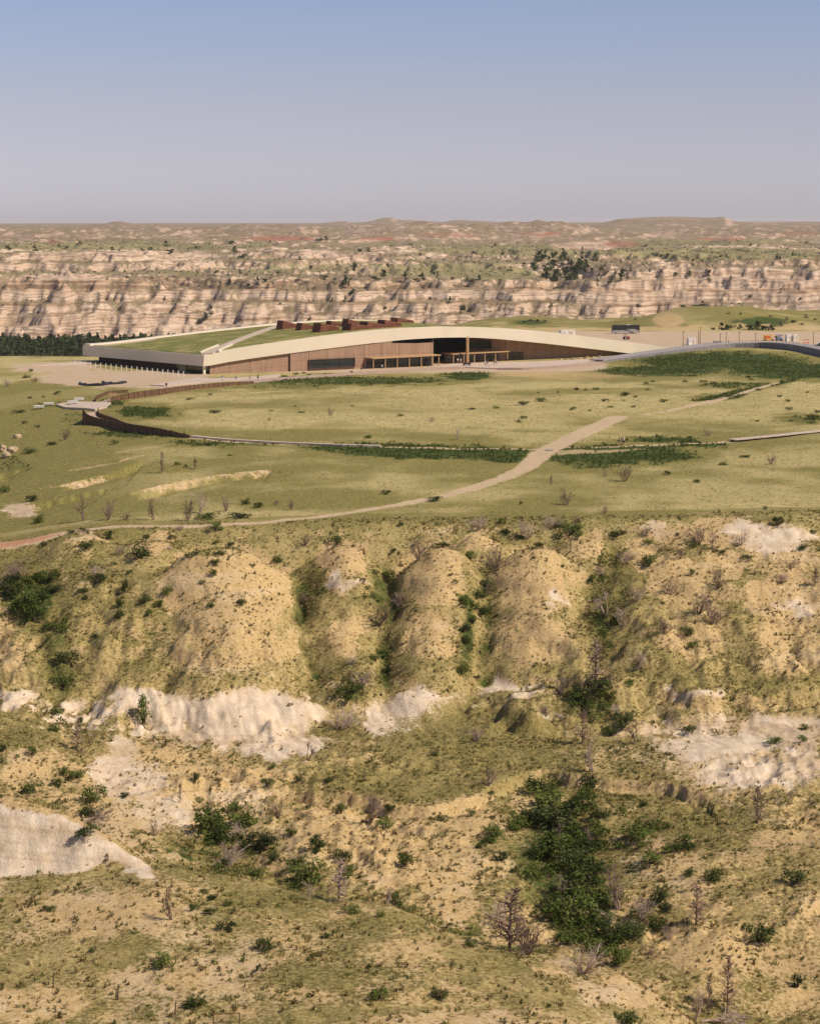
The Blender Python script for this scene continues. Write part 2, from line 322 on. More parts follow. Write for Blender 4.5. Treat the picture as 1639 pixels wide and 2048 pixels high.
N1 = fbm(GX / 11, GY / 11, 4, 221); N2 = fbm(GX / 3.5, GY / 3.5, 4, 227); N3 = fbm(GX / 40, GY / 40, 3, 229)
green = np.zeros_like(GX); white = np.zeros_like(GX); bare = np.zeros_like(GX); trail = np.zeros_like(GX); red = np.zeros_like(GX); gravel = np.zeros_like(GX)

near = GY < 320
def blurx(A, n):
    P_ = np.pad(A, ((0, 0), (n + 1, n)), 'edge'); c = np.cumsum(P_, axis=1); return (c[:, 2 * n + 1:] - c[:, :-2 * n - 1]) / (2 * n + 1)
CONC_N = blurx(GZ, 16) - GZ        # hollow of a gully, in metres
CONC_F = blurx(GZ, 12) - GZ
# general rule on the badland slopes: steep is bare, flat is grassy, one pale clay bed outcrops low on the spurs
_b0 = np.where(GY > 264, 0.02, np.where(GY > 198, 0.36, 0.34))
bare = np.where(near, np.clip(sstep(0.25, 0.9, SLO) * 0.3 + _b0 + 0.55 * N1 + 0.4 * N2, 0, 1), np.clip(0.02 + 0.25 * N3, 0, 0.3))
band = np.exp(-((GZ + 15.6 + 0.8 * N3) / 1.5) ** 2) * sstep(250, 258, GY) * sstep(0.22, 0.5, SLO)
white = np.where(near, np.clip(band * (0.55 + 1.6 * N1 + 0.8 * N2), 0, 1), 0)
bare = np.maximum(bare, white)
vegband = np.exp(-((GZ + 11.4 + 0.7 * N3) / 0.9) ** 2) * 0.75 + np.exp(-((GZ + 5.6 + 0.9 * N3) / 0.7) ** 2) * 0.4 + np.exp(-((GZ + 8.6 + 0.9 * N3) / 0.5) ** 2) * 0.3
bare = np.where(near & (GY > 262), np.clip(bare - vegband * (0.7 + 0.9 * N2), 0, 1), bare)
green = np.where(near, np.clip(0.40 - 0.3 * SLO + 0.4 * N1 + 0.25 * N3, 0, 0.55), np.clip(0.14 + 0.7 * N3 + 0.3 * N1, 0, 0.5))
# yellow domes
ell(bare, [(455, 1185, 148, 88, .95), (430, 1150, 90, 50, 1), (690, 1108, 52, 42, 1), (880, 1150, 72, 62, 1), (1072, 1165, 88, 78, 1), (955, 1078, 40, 17, 1), (1165, 1090, 52, 20, 1), (1268, 1106, 42, 24, 1), (1350, 1155, 76, 50, 1), (1440, 1130, 60, 36, .9), (1580, 1200, 96, 64, 1),
           (175, 1078, 44, 15, 1), (310, 1088, 46, 17, 1), (660, 1165, 70, 20, 1)], edge=(1.12, 0.72))
ell(bare, [(460, 1310, 200, 80, .62), (700, 1270, 46, 54, .75), (858, 1270, 66, 66, .72), (1066, 1280, 104, 72, .74), (-20, 1290, 110, 90, .8), (1420, 1066, 180, 30, .9), (1560, 1110, 90, 50, .8), (1390, 1260, 90, 90, .6), (1580, 1300, 90, 90, .7), (1440, 1400, 150, 40, .55),
           (520, 1290, 130, 30, .7), (300, 1570, 170, 90, .95), (640, 1660, 110, 60, .85), (780, 1720, 90, 70, .95), (900, 1760, 70, 110, 1), (940, 1640, 60, 50, .85), (1050, 1600, 30, 40, .9), (1480, 1530, 160, 70, .85), (230, 1620, 120, 60, .95), (480, 1560, 120, 36, .8),
           (1560, 1660, 120, 50, .6), (60, 1540, 70, 60, .8), (210, 1830, 210, 60, .75), (330, 1960, 170, 36, .65), (560, 1890, 120, 36, .5), (60, 2010, 140, 40, .9), (930, 2046, 230, 26, 1), (1240, 1985, 110, 36, .8), (820, 1900, 90, 36, .6), (1420, 1900, 140, 60, .7), (1330, 1720, 60, 60, .6)])
ell(white, [(440, 1440, 200, 62, .9), (530, 1430, 120, 55), (560, 1488, 100, 30), (840, 1432, 125, 58), (770, 1430, 60, 40), (900, 1420, 60, 40, .8), (1020, 1374, 66, 14), (30, 1398, 60, 20), (1110, 1192, 34, 22, .8), (690, 1165, 58, 14, .75), (270, 1400, 80, 28, .8), (260, 1560, 90, 50, .6), (340, 1625, 80, 40, .6), (480, 1590, 80, 26, .5), (600, 1540, 40, 24, .5), (930, 2044, 200, 18, .6), (40, 2010, 110, 30, .5), (240, 1510, 40, 60, .7), (210, 1540, 30, 40, .7),
            (1420, 1490, 140, 40, .8), (1560, 1468, 110, 44, .85), (1500, 1550, 150, 36, .8), (1600, 1530, 70, 40, .7), (1390, 1385, 80, 14, .6), (1590, 1215, 60, 20, .6), (1560, 1080, 90, 34, .8), (1500, 1060, 60, 24, .8), (1300, 1060, 60, 12, .5), (40, 1020, 40, 16, .8),
            (1250, 1985, 60, 24, .6), (640, 870, 1, 1)])
bare = np.where(near & (GY > 262), np.clip(bare - vegband * (0.45 + 0.9 * N2), 0, 1), bare); bare = np.maximum(bare, white)
# the clean clay face of the near bluff
_top = np.interp(GPX, [-400, 0, 130, 200, 300, 330], [1540, 1600, 1634, 1668, 1738, 1770]) + 16 * N2 + 12 * N1; _bot = 1752 + 40 * N1 + 26 * N2
_bl = sstep(-5, 6, GPY - _top) * sstep(6, -6, GPY - _bot) * (GY < 200) * (GY > 160) * (GPX < 330)
white = np.maximum(np.where(GY < 200, white * 0.5, white), _bl); bare = np.maximum(bare, _bl)
# meadows and hollows
ell(bare, [(960, 1480, 210, 95), (830, 1560, 220, 45), (1180, 1420, 70, 50), (640, 1540, 70, 40, .6), (40, 1480, 60, 24), (1400, 1640, 170, 45, .7), (240, 1140, 90, 40, .6), (620, 1180, 26, 80, .8), (760, 1250, 36, 130, .7), (940, 1240, 30, 120, .8), (1195, 1270, 50, 130, .8), (1230, 1140, 40, 60, .6),
           (560, 1795, 130, 30, .9), (420, 1745, 90, 26, .8), (760, 1845, 110, 26, .7), (1000, 1925, 110, 24, .6), (250, 1890, 90, 30, .5), (640, 1950, 160, 30, .6), (1150, 1720, 110, 130, .7), (90, 1230, 60, 110, .8), (1040, 1000, 600, 40, .9)], mode='cut')
ell(green, [(960, 1480, 200, 90, .35), (830, 1560, 200, 40, .3), (1180, 1410, 70, 40, .7), (620, 1180, 26, 70, .6), (770, 1180, 30, 60, .7), (930, 1260, 24, 110, .75), (1200, 1240, 34, 110, .6), (120, 1320, 40, 120, .65), (60, 1190, 70, 60, .85), (1230, 1160, 36, 80, .6), (1110, 1720, 110, 130, .8),
            (1180, 1840, 120, 80, .8), (560, 1800, 130, 20, .6), (420, 1748, 90, 18, .5), (780, 1850, 120, 18, .45), (260, 1890, 70, 22, .4), (450, 1680, 60, 60, .6), (1420, 1650, 150, 30, .4), (1500, 2010, 160, 60, .45), (30, 1470, 50, 20, .4), (700, 1380, 40, 30, .7), (290, 1280, 40, 30, .3), (1350, 1330, 80, 60, .3)], dlim=(140, 320))
bare = np.where(near & (GY > 200), bare * (1 - 0.85 * sstep(0.3, 1.2, CONC_N)), bare); green = np.where(near & (GY > 200), np.maximum(green, 0.75 * sstep(0.35, 1.5, CONC_N)), green)
white = np.where(near & (GY > 200), white * (1 - 0.8 * sstep(0.5, 1.4, CONC_N)), white)
ell(green, [(370, 1706, 60, 12, .85), (470, 1750, 60, 14, .9), (570, 1780, 60, 14, .85), (670, 1800, 60, 12, .8), (800, 1822, 70, 12, .75), (920, 1868, 60, 14, .75), (1030, 1905, 60, 16, .8)], dlim=(193, 236))
ell(bare, [(370, 1706, 60, 12), (470, 1750, 60, 14), (570, 1780, 60, 14), (670, 1800, 60, 12), (800, 1822, 70, 12), (920, 1868, 60, 14), (1030, 1905, 60, 16)], dlim=(193, 236), mode='cut')
# plateau: lush strips by the walks and below the building
ell(green, [(860, 904, 230, 17, 1), (720, 895, 140, 11, 1), (1000, 912, 80, 17, 1), (1230, 909, 200, 24, 1), (1400, 890, 90, 8, .9), (1320, 880, 120, 7, .8), (1180, 930, 90, 12, .7), (290, 824, 80, 18, .8), (228, 806, 26, 12, .8), (280, 869, 150, 9, .75), (440, 887, 150, 8, .75), (150, 836, 60, 14, .6), (100, 812, 50, 8, .6),
            (1440, 722, 230, 24, .85), (1320, 742, 170, 14, .8), (1600, 742, 200, 22, .85), (700, 762, 280, 11, .75), (930, 752, 60, 14, .85), (560, 772, 160, 8, .6), (1470, 770, 100, 8, .7), (1420, 795, 60, 7, .7), (1600, 838, 60, 12, .7), (1240, 757, 200, 9, .4), (60, 990, 100, 70, .5), (20, 930, 80, 30, .6), (120, 860, 160, 40, .45), (640, 1000, 220, 26, .35), (300, 870, 160, 20, .55)], dlim=(320, 960))
ell(green, [(860, 820, 420, 34), (1350, 820, 260, 30), (640, 950, 60, 12)], dlim=(320, 960), val=0.45, mode='cut')
ell(bare, [(1120, 752, 170, 10, .45), (1060, 745, 90, 12, .6), (700, 800, 300, 16, .25)], dlim=(320, 960))
ell(gravel, [(250, 758, 210, 20, .9), (110, 735, 110, 12, .9), (330, 770, 90, 9, .8)], dlim=(500, 960))
stroke(trail, [(-60, 1102, 3.4), (0, 1090, 3.2), (70, 1080, 3.0), (130, 1066, 2.2), (190, 1058, 1.6), (260, 1053, 1.6), (400, 1052, 1.1), (520, 1046, 1.1), (620, 1036, 1.2), (700, 1025, 1.4), (800, 1009, 1.7), (860, 998, 2.0), (940, 978, 2.4), (1010, 955, 2.8), (1055, 932, 3.4), (1085, 905, 4.2), (1120, 888, 4.2), (1165, 866, 4.2), (1200, 850, 4.4), (1234, 834, 4.4)], 2.0)
stroke(trail, [(1290, 829, 1.2), (1350, 818, 1.6), (1410, 806, 2.4), (1440, 798, 2.2), (1490, 784, 1.6), (1555, 765, 1.2)], 1.6)
stroke(trail, [(380, 875, 1.4), (480, 884, 1.5), (620, 890, 1.5), (830, 896, 1.2), (1060, 899, 1.2), (1240, 893, 1.3), (1380, 887, 1.4), (1462, 884, 1.6)], 1.4, wob=0.15)
stroke(trail, [(1120, 905, 8), (1200, 903, 5), (1290, 898, 1)], 2.0, val=0.5, wob=1.2)
stroke(red, [(-60, 1102, 3.0), (0, 1090, 2.6), (70, 1079, 2.0), (110, 1070, 0.8)], 2.0, soft=0.9)
stroke(green, [(1390, 802, 3), (1450, 795, 7), (1480, 784, 5), (1530, 772, 4), (1580, 762, 3)], 3, val=0.85)
stroke(bare, [(240, 905, 3), (330, 890, 2)], 2.0, val=0.4)
for _m, _v in ((white, 0.35), (bare, 0.6)):
    stroke(_m, [(286, 981, 1.6), (330, 971, 1.5), (380, 961, 1.2), (430, 954, 0.8), (480, 950, 1.4), (540, 945, 1.0)], 2.0, val=_v); stroke(_m, [(95, 976, 0.8), (150, 971, 2.0), (212, 961, 1.2)], 2.0, val=_v); stroke(_m, [(145, 940, 1.2), (180, 935, 2.2), (235, 925, 1.0), (285, 911, 0.8)], 2.0, val=_v)
green = np.where((GY > 325) & (GY < 600), np.clip(green + 0.28 * sstep(420, 120, GPX) + 0.10 * (GY < 440), 0, np.maximum(green, 0.5)), green)
# the gravel lot beyond the building and the dirt round it
lot = sstep(770, 800, GY + 6 * N1) * (1 - sstep(915, 935, GY + 10 * N1)) * sstep(905, 960, GPX) * (1 - sstep(1680, 1760, GPX))
gravel = np.maximum(gravel, lot)
gravel = np.maximum(gravel, sstep(645, 652, GY) * (1 - sstep(690, 740, GY)) * sstep(420, 440, GPX) * (1 - sstep(1180, 1260, GPX)) * (0.75 + 0.6 * N1).clip(0, 1) * sstep(752, 744, GPY - (1000 - GPX) * 0.03))
bare = np.where((GY > 930) & (GY < 1010) & (GPX > 930), np.maximum(bare, (0.6 + 1.2 * N1 - np.abs(GY - 950) / 60).clip(0, 0.9)), bare)
green = np.where((GY > 950) & (GY < 1500), np.clip(0.35 + 0.5 * fbm(GX / 30, GY / 30, 3, 233), 0, 0.8), green)
ell(bare, [(1335, 640, 34, 16, .95), (1600, 655, 60, 14, .5)], dlim=(940, 1300))
ell(green, [(1520, 645, 80, 16, .9), (1060, 645, 50, 8, .8)], dlim=(940, 1300))
trail = np.clip(trail, 0, 1); green = green * (1 - trail)

# far country: vegetated benches and grassland against bare cliff faces
SLOF = SLO * np.where(GY > 2560, 2.2, 1.0)
FN = fbm(GX / (GY * 0.02), GY / (GY * 0.03), 4, 241); FN2 = fbm(GX / (GY * 0.006), GY / 18, 4, 247)
cveg = np.zeros_like(GX)
cz = GZ + 4 * FN
strat = 0.5 + 0.5 * np.sin(cz * 0.33 + 1.2 * FN) * 0.9
cveg = np.clip(sstep(0.85, 0.30, SLOF) * 0.8 + 0.2 + 0.5 * (strat - 0.5) + 0.9 * FN2 + 0.35 * FN + 0.3 * sstep(0.8, 4.0, CONC_F), 0, 1)
flat = (GY > 2060) & (GY < 5200)
cgrass = np.where(GY > 2120, sstep(0.34, 0.12, SLOF + 0.18 * FN) * sstep(2120, 2300, GY) * (1 - 0.8 * sstep(3000, 4200, GY)), 0)
def farell(m, lst, mode='max'): ell(m, lst, dlim=(1500, 16000), mode=mode)
farell(cgrass, [(150, 492, 330, 10, .9), (1100, 500, 330, 14, .9), (1450, 508, 260, 16, .95), (900, 540, 200, 18, .8), (1000, 545, 100, 18, .8), (640, 535, 200, 14, .6), (1400, 484, 260, 8, .8)])
cveg = cveg * (1 - 0.1 * sstep(3000, 4200, GY)); cveg = np.maximum(cveg, cgrass)
farell(cveg, [(1500, 570, 200, 34, .9), (1250, 590, 150, 28, .55), (140, 555, 110, 8, .9), (620, 508, 70, 10, .9), (230, 512, 230, 10, .8), (130, 660, 150, 22, .75), (1180, 492, 80, 9, .8), (400, 648, 180, 20, .5)], mode='cut')
farell(cgrass, [(1500, 575, 200, 40), (1250, 590, 150, 28), (140, 555, 110, 8), (620, 508, 60, 9), (400, 640, 500, 60), (1180, 492, 70, 9)], mode='cut')
redf = np.zeros_like(GX)
farell(redf, [(560, 477, 90, 6, .7), (1080, 468, 60, 6, .6), (1240, 488, 50, 9, .55), (760, 477, 60, 6, .6), (1440, 478, 70, 7, .5), (110, 484, 20, 4, .7), (900, 470, 90, 6, .5), (1600, 466, 50, 5, .5)])
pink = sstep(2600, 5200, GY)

# ------------------------------------------------------------------ node helpers
class Nt:
    def __init__(s, name):
        s.m = bpy.data.materials.new(name); s.m.use_nodes = True; s.t = s.m.node_tree; s.t.nodes.clear()
        s.out = s.t.nodes.new('ShaderNodeOutputMaterial')
    def put(s, sock, v):
        if isinstance(v, bpy.types.NodeSocket): s.t.links.new(v, sock)
        elif isinstance(v, (tuple, list)) and len(v) == 3 and sock.type == 'RGBA': sock.default_value = (*v, 1)
        else: sock.default_value = v
    def coord(s, kind='Object'):
        return s.t.nodes.new('ShaderNodeTexCoord').outputs[kind]
    def pos(s): return s.t.nodes.new('ShaderNodeNewGeometry').outputs['Position']
    def noise(s, vec, scale, detail=4, rough=0.55, out='Fac'):
        n = s.t.nodes.new('ShaderNodeTexNoise'); s.put(n.inputs['Vector'], vec); n.inputs['Scale'].default_value = scale
        n.inputs['Detail'].default_value = detail; n.inputs['Roughness'].default_value = rough; return n.outputs[out]
    def vor(s, vec, scale, out='Distance'):
        n = s.t.nodes.new('ShaderNodeTexVoronoi'); s.put(n.inputs['Vector'], vec); n.inputs['Scale'].default_value = scale; return n.outputs[out]
    def math(s, op, a, b=0.0, c=None, clamp=False):
        n = s.t.nodes.new('ShaderNodeMath'); n.operation = op; n.use_clamp = clamp; s.put(n.inputs[0], a); s.put(n.inputs[1], b)
        if c is not None: s.put(n.inputs[2], c)
        return n.outputs[0]
    def step(s, x, a, b, smooth=True):
        n = s.t.nodes.new('ShaderNodeMapRange'); n.interpolation_type = 'SMOOTHSTEP' if smooth else 'LINEAR'; s.put(n.inputs['Value'], x)
        n.inputs['From Min'].default_value = a; n.inputs['From Max'].default_value = b; return n.outputs[0]
    def rng(s, x, a, b, c, d):
        n = s.t.nodes.new('ShaderNodeMapRange'); s.put(n.inputs['Value'], x)
        for k, v in zip(('From Min', 'From Max', 'To Min', 'To Max'), (a, b, c, d)): n.inputs[k].default_value = v
        return n.outputs[0]
    def mix(s, f, a, b, mode='MIX'):
        n = s.t.nodes.new('ShaderNodeMix'); n.data_type = 'RGBA'; n.blend_type = mode; s.put(n.inputs[0], f); s.put(n.inputs[6], a); s.put(n.inputs[7], b); return n.outputs[2]
    def ramp(s, f, stops):
        n = s.t.nodes.new('ShaderNodeValToRGB'); s.put(n.inputs[0], f); e = n.color_ramp.elements
        while len(e) < len(stops): e.new(0.5)
        for i, (p, c) in enumerate(stops): e[i].position = p; e[i].color = (*c, 1)
        return n.outputs[0]
    def attr(s, name):
        n = s.t.nodes.new('ShaderNodeAttribute'); n.attribute_name = name
        p = s.t.nodes.new('ShaderNodeSeparateColor'); s.t.links.new(n.outputs['Color'], p.inputs[0]); return p.outputs[0], p.outputs[1], p.outputs[2]
    def vmul(s, v, xyz):
        n = s.t.nodes.new('ShaderNodeVectorMath'); n.operation = 'MULTIPLY'; s.put(n.inputs[0], v); n.inputs[1].default_value = xyz; return n.outputs[0]
    def vadd(s, a, b):
        n = s.t.nodes.new('ShaderNodeVectorMath'); n.operation = 'ADD'; s.put(n.inputs[0], a); s.put(n.inputs[1], b); return n.outputs[0]
    def objrand(s): return s.t.nodes.new('ShaderNodeObjectInfo').outputs['Random']
    def bsdf(s, color, rough=0.9, metal=0.0, bump=None, bstr=0.5, bdist=0.1, spec=0.3, trans=None):
        b = s.t.nodes.new('ShaderNodeBsdfPrincipled'); s.put(b.inputs['Base Color'], color); s.put(b.inputs['Roughness'], rough)
        b.inputs['Metallic'].default_value = metal; b.inputs['Specular IOR Level'].default_value = spec
        if bump is not None:
            k = s.t.nodes.new('ShaderNodeBump'); k.inputs['Strength'].default_value = bstr; k.inputs['Distance'].default_value = bdist
            s.t.links.new(bump, k.inputs['Height']); s.t.links.new(k.outputs[0], b.inputs['Normal'])
        sh = b.outputs[0]
        if trans:
            tr = s.t.nodes.new('ShaderNodeBsdfTranslucent'); s.put(tr.inputs[0], color); mx = s.t.nodes.new('ShaderNodeMixShader'); mx.inputs[0].default_value = trans
            s.t.links.new(sh, mx.inputs[1]); s.t.links.new(tr.outputs[0], mx.inputs[2]); sh = mx.outputs[0]
        s.t.links.new(sh, s.out.inputs['Surface']); return s.m

def ground_material():
    n = Nt('prairie_soil'); p = n.pos(); g, w, b = n.attr('m1'); tr, rd, gv = n.attr('m2')
    big = n.noise(p, 0.09, 5); mid = n.noise(p, 0.55, 5, 0.6); fine = n.noise(p, 2.6, 5, 0.65); grain = n.noise(p, 9.0, 3, 0.7)
    dry = n.mix(n.step(mid, 0.35, 0.68), (0.385, 0.31, 0.13), (0.55, 0.45, 0.215))
    olive = n.mix(n.step(fine, 0.3, 0.7), (0.165, 0.145, 0.040), (0.30, 0.25, 0.085))
    lush = n.mix(n.step(fine, 0.35, 0.7), (0.034, 0.052, 0.012), (0.10, 0.125, 0.03))
    yy = n.t.nodes.new('ShaderNodeSeparateXYZ'); n.put(yy.inputs[0], p); slope = n.step(yy.outputs[1], 330.0, 296.0)   # drier, browner growth on the clay slopes
    dry = n.mix(slope, dry, n.mix(n.step(fine, 0.4, 0.6), (0.315, 0.235, 0.092), (0.47, 0.36, 0.16)))
    olive = n.mix(slope, olive, n.mix(n.step(fine, 0.4, 0.6), (0.15, 0.125, 0.04), (0.305, 0.242, 0.09)))
    gg = n.math('ADD', g, n.math('MULTIPLY', n.math('SUBTRACT', mid, 0.5), 0.55))
    gg = n.math('ADD', gg, n.math('MULTIPLY', n.math('SUBTRACT', fine, 0.5), 0.35))
    grass = n.mix(n.step(gg, 0.0, 0.42), dry, olive); grass = n.mix(n.step(gg, 0.5, 0.82), grass, lush)
    yel = n.mix(n.step(fine, 0.38, 0.62), (0.475, 0.32, 0.14), (0.59, 0.43, 0.22))
    whi = n.mix(n.step(mid, 0.3, 0.72), (0.62, 0.485, 0.345), (0.76, 0.625, 0.48))
    vein = n.noise(n.vmul(p, (1.0, 1.0, 3.0)), 0.5, 6, 0.7); whi = n.mix(n.math('MULTIPLY', n.step(vein, 0.52, 0.66), 0.55), whi, (0.55, 0.39, 0.24)); whi = n.mix(n.math('MULTIPLY', n.step(grain, 0.55, 0.7), 0.35), whi, (0.42, 0.31, 0.21))
    ww = n.math('ADD', w, n.math('MULTIPLY', n.math('SUBTRACT', fine, 0.5), 0.8)); ww = n.math('ADD', ww, n.math('MULTIPLY', n.math('SUBTRACT', mid, 0.5), 0.7))
    soil = n.mix(n.step(ww, 0.12, 0.85), yel, whi)
    bed = n.noise(n.vadd(n.vmul(p, (0.02, 0.02, 0.75)), n.vmul(n.noise(p, 0.2, 2, out='Color'), (0.4, 0.4, 0.4))), 1.0, 4, 0.6); soil = n.mix(n.math('MULTIPLY', n.step(bed, 0.53, 0.62), 0.5), soil, (0.44, 0.30, 0.165)); soil = n.mix(n.math('MULTIPLY', n.step(bed, 0.45, 0.36), 0.3), soil, (0.66, 0.52, 0.37))
    soil = n.mix(n.math('MULTIPLY', n.step(grain, 0.5, 0.75), 0.25), soil, (0.30, 0.20, 0.10))
    bb = n.math('ADD', b, n.math('MULTIPLY', n.math('SUBTRACT', fine, 0.5), 0.95)); bb = n.math('ADD', bb, n.math('MULTIPLY', n.math('SUBTRACT', mid, 0.5), 0.5))
    col = n.mix(n.step(bb, 0.20, 0.62), grass, soil)
    # scattered low plants on the bare clay
    v = n.vor(p, 1.15); sp = n.math('MULTIPLY', n.step(v, 0.30, 0.16), n.math('SUBTRACT', 1.0, n.step(w, 0.35, 0.8)))
    sp = n.math('MULTIPLY', sp, n.step(fine, 0.38, 0.55)); col = n.mix(n.math('MULTIPLY', sp, 0.75), col, (0.08, 0.056, 0.016))
    grv = n.mix(n.step(fine, 0.3, 0.7), (0.46, 0.33, 0.225), (0.57, 0.43, 0.31)); grv = n.mix(n.step(big, 0.45, 0.7), grv, (0.50, 0.37, 0.22))
    col = n.mix(n.step(n.math('ADD', gv, n.math('MULTIPLY', n.math('SUBTRACT', mid, 0.5), 0.4)), 0.35, 0.65), col, grv)
    tcol = n.mix(n.step(fine, 0.3, 0.7), (0.47, 0.335, 0.205), (0.60, 0.455, 0.30)); tcol = n.mix(n.math('MULTIPLY', rd, 0.85), tcol, (0.50, 0.235, 0.125))
    col = n.mix(n.step(tr, 0.25, 0.7), col, tcol)
    h = n.math('ADD', n.math('MULTIPLY', fine, 0.7), n.math('MULTIPLY', grain, 0.3))
    return n.bsdf(col, 0.95, bump=h, bstr=0.9, bdist=0.25, spec=0.1)

def cliff_material():
    n = Nt('badland_beds'); p = n.pos(); veg, gr, rd = n.attr('m1'); pk, _a, _b = n.attr('m2')
    warp = n.noise(p, 0.012, 3, out='Color'); q = n.vadd(n.vmul(p, (0.0004, 0.0004, 0.085)), n.vmul(warp, (1.1, 1.1, 1.1)))
    st = n.noise(q, 1.35, 4, 0.55)
    beds = n.ramp(st, [(0.34, (0.216, 0.139, 0.090)), (0.40, (0.495, 0.339, 0.225)), (0.45, (0.630, 0.470, 0.351)), (0.50, (0.324, 0.217, 0.144)), (0.53, (0.576, 0.418, 0.297)), (0.575, (0.648, 0.496, 0.378)), (0.61, (0.297, 0.191, 0.131)), (0.66, (0.540, 0.392, 0.279))])
    n1 = n.noise(p, 0.05, 6, 0.65); n2 = n.noise(p, 0.25, 5, 0.7)
    beds = n.mix(n.math('MULTIPLY', n.step(n1, 0.48, 0.68), 0.45), beds, (0.40, 0.28, 0.185)); beds = n.mix(n.math('MULTIPLY', n.step(n2, 0.5, 0.75), 0.45), beds, (0.34, 0.24, 0.155))
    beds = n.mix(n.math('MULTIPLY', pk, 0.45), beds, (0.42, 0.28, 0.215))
    vv = n.math('ADD', veg, n.math('MULTIPLY', n.math('SUBTRACT', n1, 0.5), 0.9)); vv = n.math('ADD', vv, n.math('MULTIPLY', n.math('SUBTRACT', n2, 0.5), 0.5))
    brown = n.mix(n.step(n1, 0.35, 0.65), (0.17, 0.125, 0.07), (0.30, 0.225, 0.135))
    grass = n.mix(n.step(n1, 0.35, 0.65), (0.155, 0.145, 0.06), (0.285, 0.245, 0.115))
    col = n.mix(n.math('MULTIPLY', n.step(vv, 0.42, 0.75), 0.85), beds, n.mix(n.step(gr, 0.3, 0.6), brown, grass))
    col = n.mix(n.step(n.math('ADD', rd, n.math('MULTIPLY', n.math('SUBTRACT', n1, 0.5), 0.8)), 0.3, 0.6), col, (0.36, 0.17, 0.11))
    return n.bsdf(col, 0.95, bump=n2, bstr=0.7, bdist=2.0, spec=0.1)
MAT_GROUND = ground_material(); MAT_CLIFF = cliff_material()

# ------------------------------------------------------------------ ground objects cut from the one sheet
def tagk(o, kind=None, label=None, cat=None, group=None):
    if kind: o['kind'] = kind
    if label: o['label'] = label
    if cat: o['category'] = cat
    if group: o['group'] = group
    return o
V = np.stack([GX, GY, GZ], -1).reshape(-1, 3).astype(np.float32)
idx = np.arange(NR * NC).reshape(NR, NC)
Q = np.stack([idx[:-1, :-1], idx[:-1, 1:], idx[1:, 1:], idx[1:, :-1]], -1).reshape(-1, 4)
def fmean(a): return ((a[:-1, :-1] + a[1:, 1:]) * 0.5).reshape(-1)
fD = fmean(GY); fT = fmean(trail); fL = fmean(lot)
cls = np.where(fD < 316, 0, np.where(fD < 950, 1, np.where(fD < 1700, 2, np.where(fD < 2800, 3, 4))))
cls = np.where(fT > 0.5, 5, cls); cls = np.where((fL > 0.5) & (fT <= 0.5), 6, cls)
NAMES = ['badland_slope', 'prairie', 'hill', 'river_cliff', 'distant_badlands', 'dirt_trail', 'gravel_lot']
LABS = ['eroded tan clay slope with domed spurs and gullies below the prairie', 'pale grass prairie between the trail and the long building', 'green grassy hill behind the gravel lot', 'banded cream clay cliffs across the river valley',
        'hazy pinkish badlands and flat buttes on the horizon', 'bare dirt trail crossing the grassland', 'wide pinkish gravel lot behind the building']
m1n = np.stack([green, white, bare, np.ones_like(GX)], -1).reshape(-1, 4).astype(np.float32)
m2n = np.stack([trail, red, gravel, np.ones_like(GX)], -1).reshape(-1, 4).astype(np.float32)
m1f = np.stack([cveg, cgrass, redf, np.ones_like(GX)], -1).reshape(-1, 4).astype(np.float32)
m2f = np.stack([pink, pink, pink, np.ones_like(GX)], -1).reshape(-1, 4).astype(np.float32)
for c in range(7):
    q = Q[cls == c]; used, inv = np.unique(q.reshape(-1), return_inverse=True)
    me = bpy.data.meshes.new(NAMES[c]); nf = len(q)
    me.vertices.add(len(used)); me.vertices.foreach_set('co', V[used].reshape(-1))
    me.loops.add(nf * 4); me.loops.foreach_set('vertex_index', inv.astype(np.int32))
    me.polygons.add(nf); me.polygons.foreach_set('loop_start', np.arange(0, nf * 4, 4, dtype=np.int32))
    me.polygons.foreach_set('use_smooth', np.ones(nf, bool))
    farm = c in (3, 4)
    for nm, src in (('m1', m1f if farm else m1n), ('m2', m2f if farm else m2n)):
        at = me.attributes.new(nm, 'FLOAT_COLOR', 'POINT'); at.data.foreach_set('color', src[used].reshape(-1))
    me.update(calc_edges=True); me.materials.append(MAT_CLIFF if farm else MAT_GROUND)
    o = bpy.data.objects.new(NAMES[c], me); C.objects.link(o); tagk(o, 'structure', LABS[c])

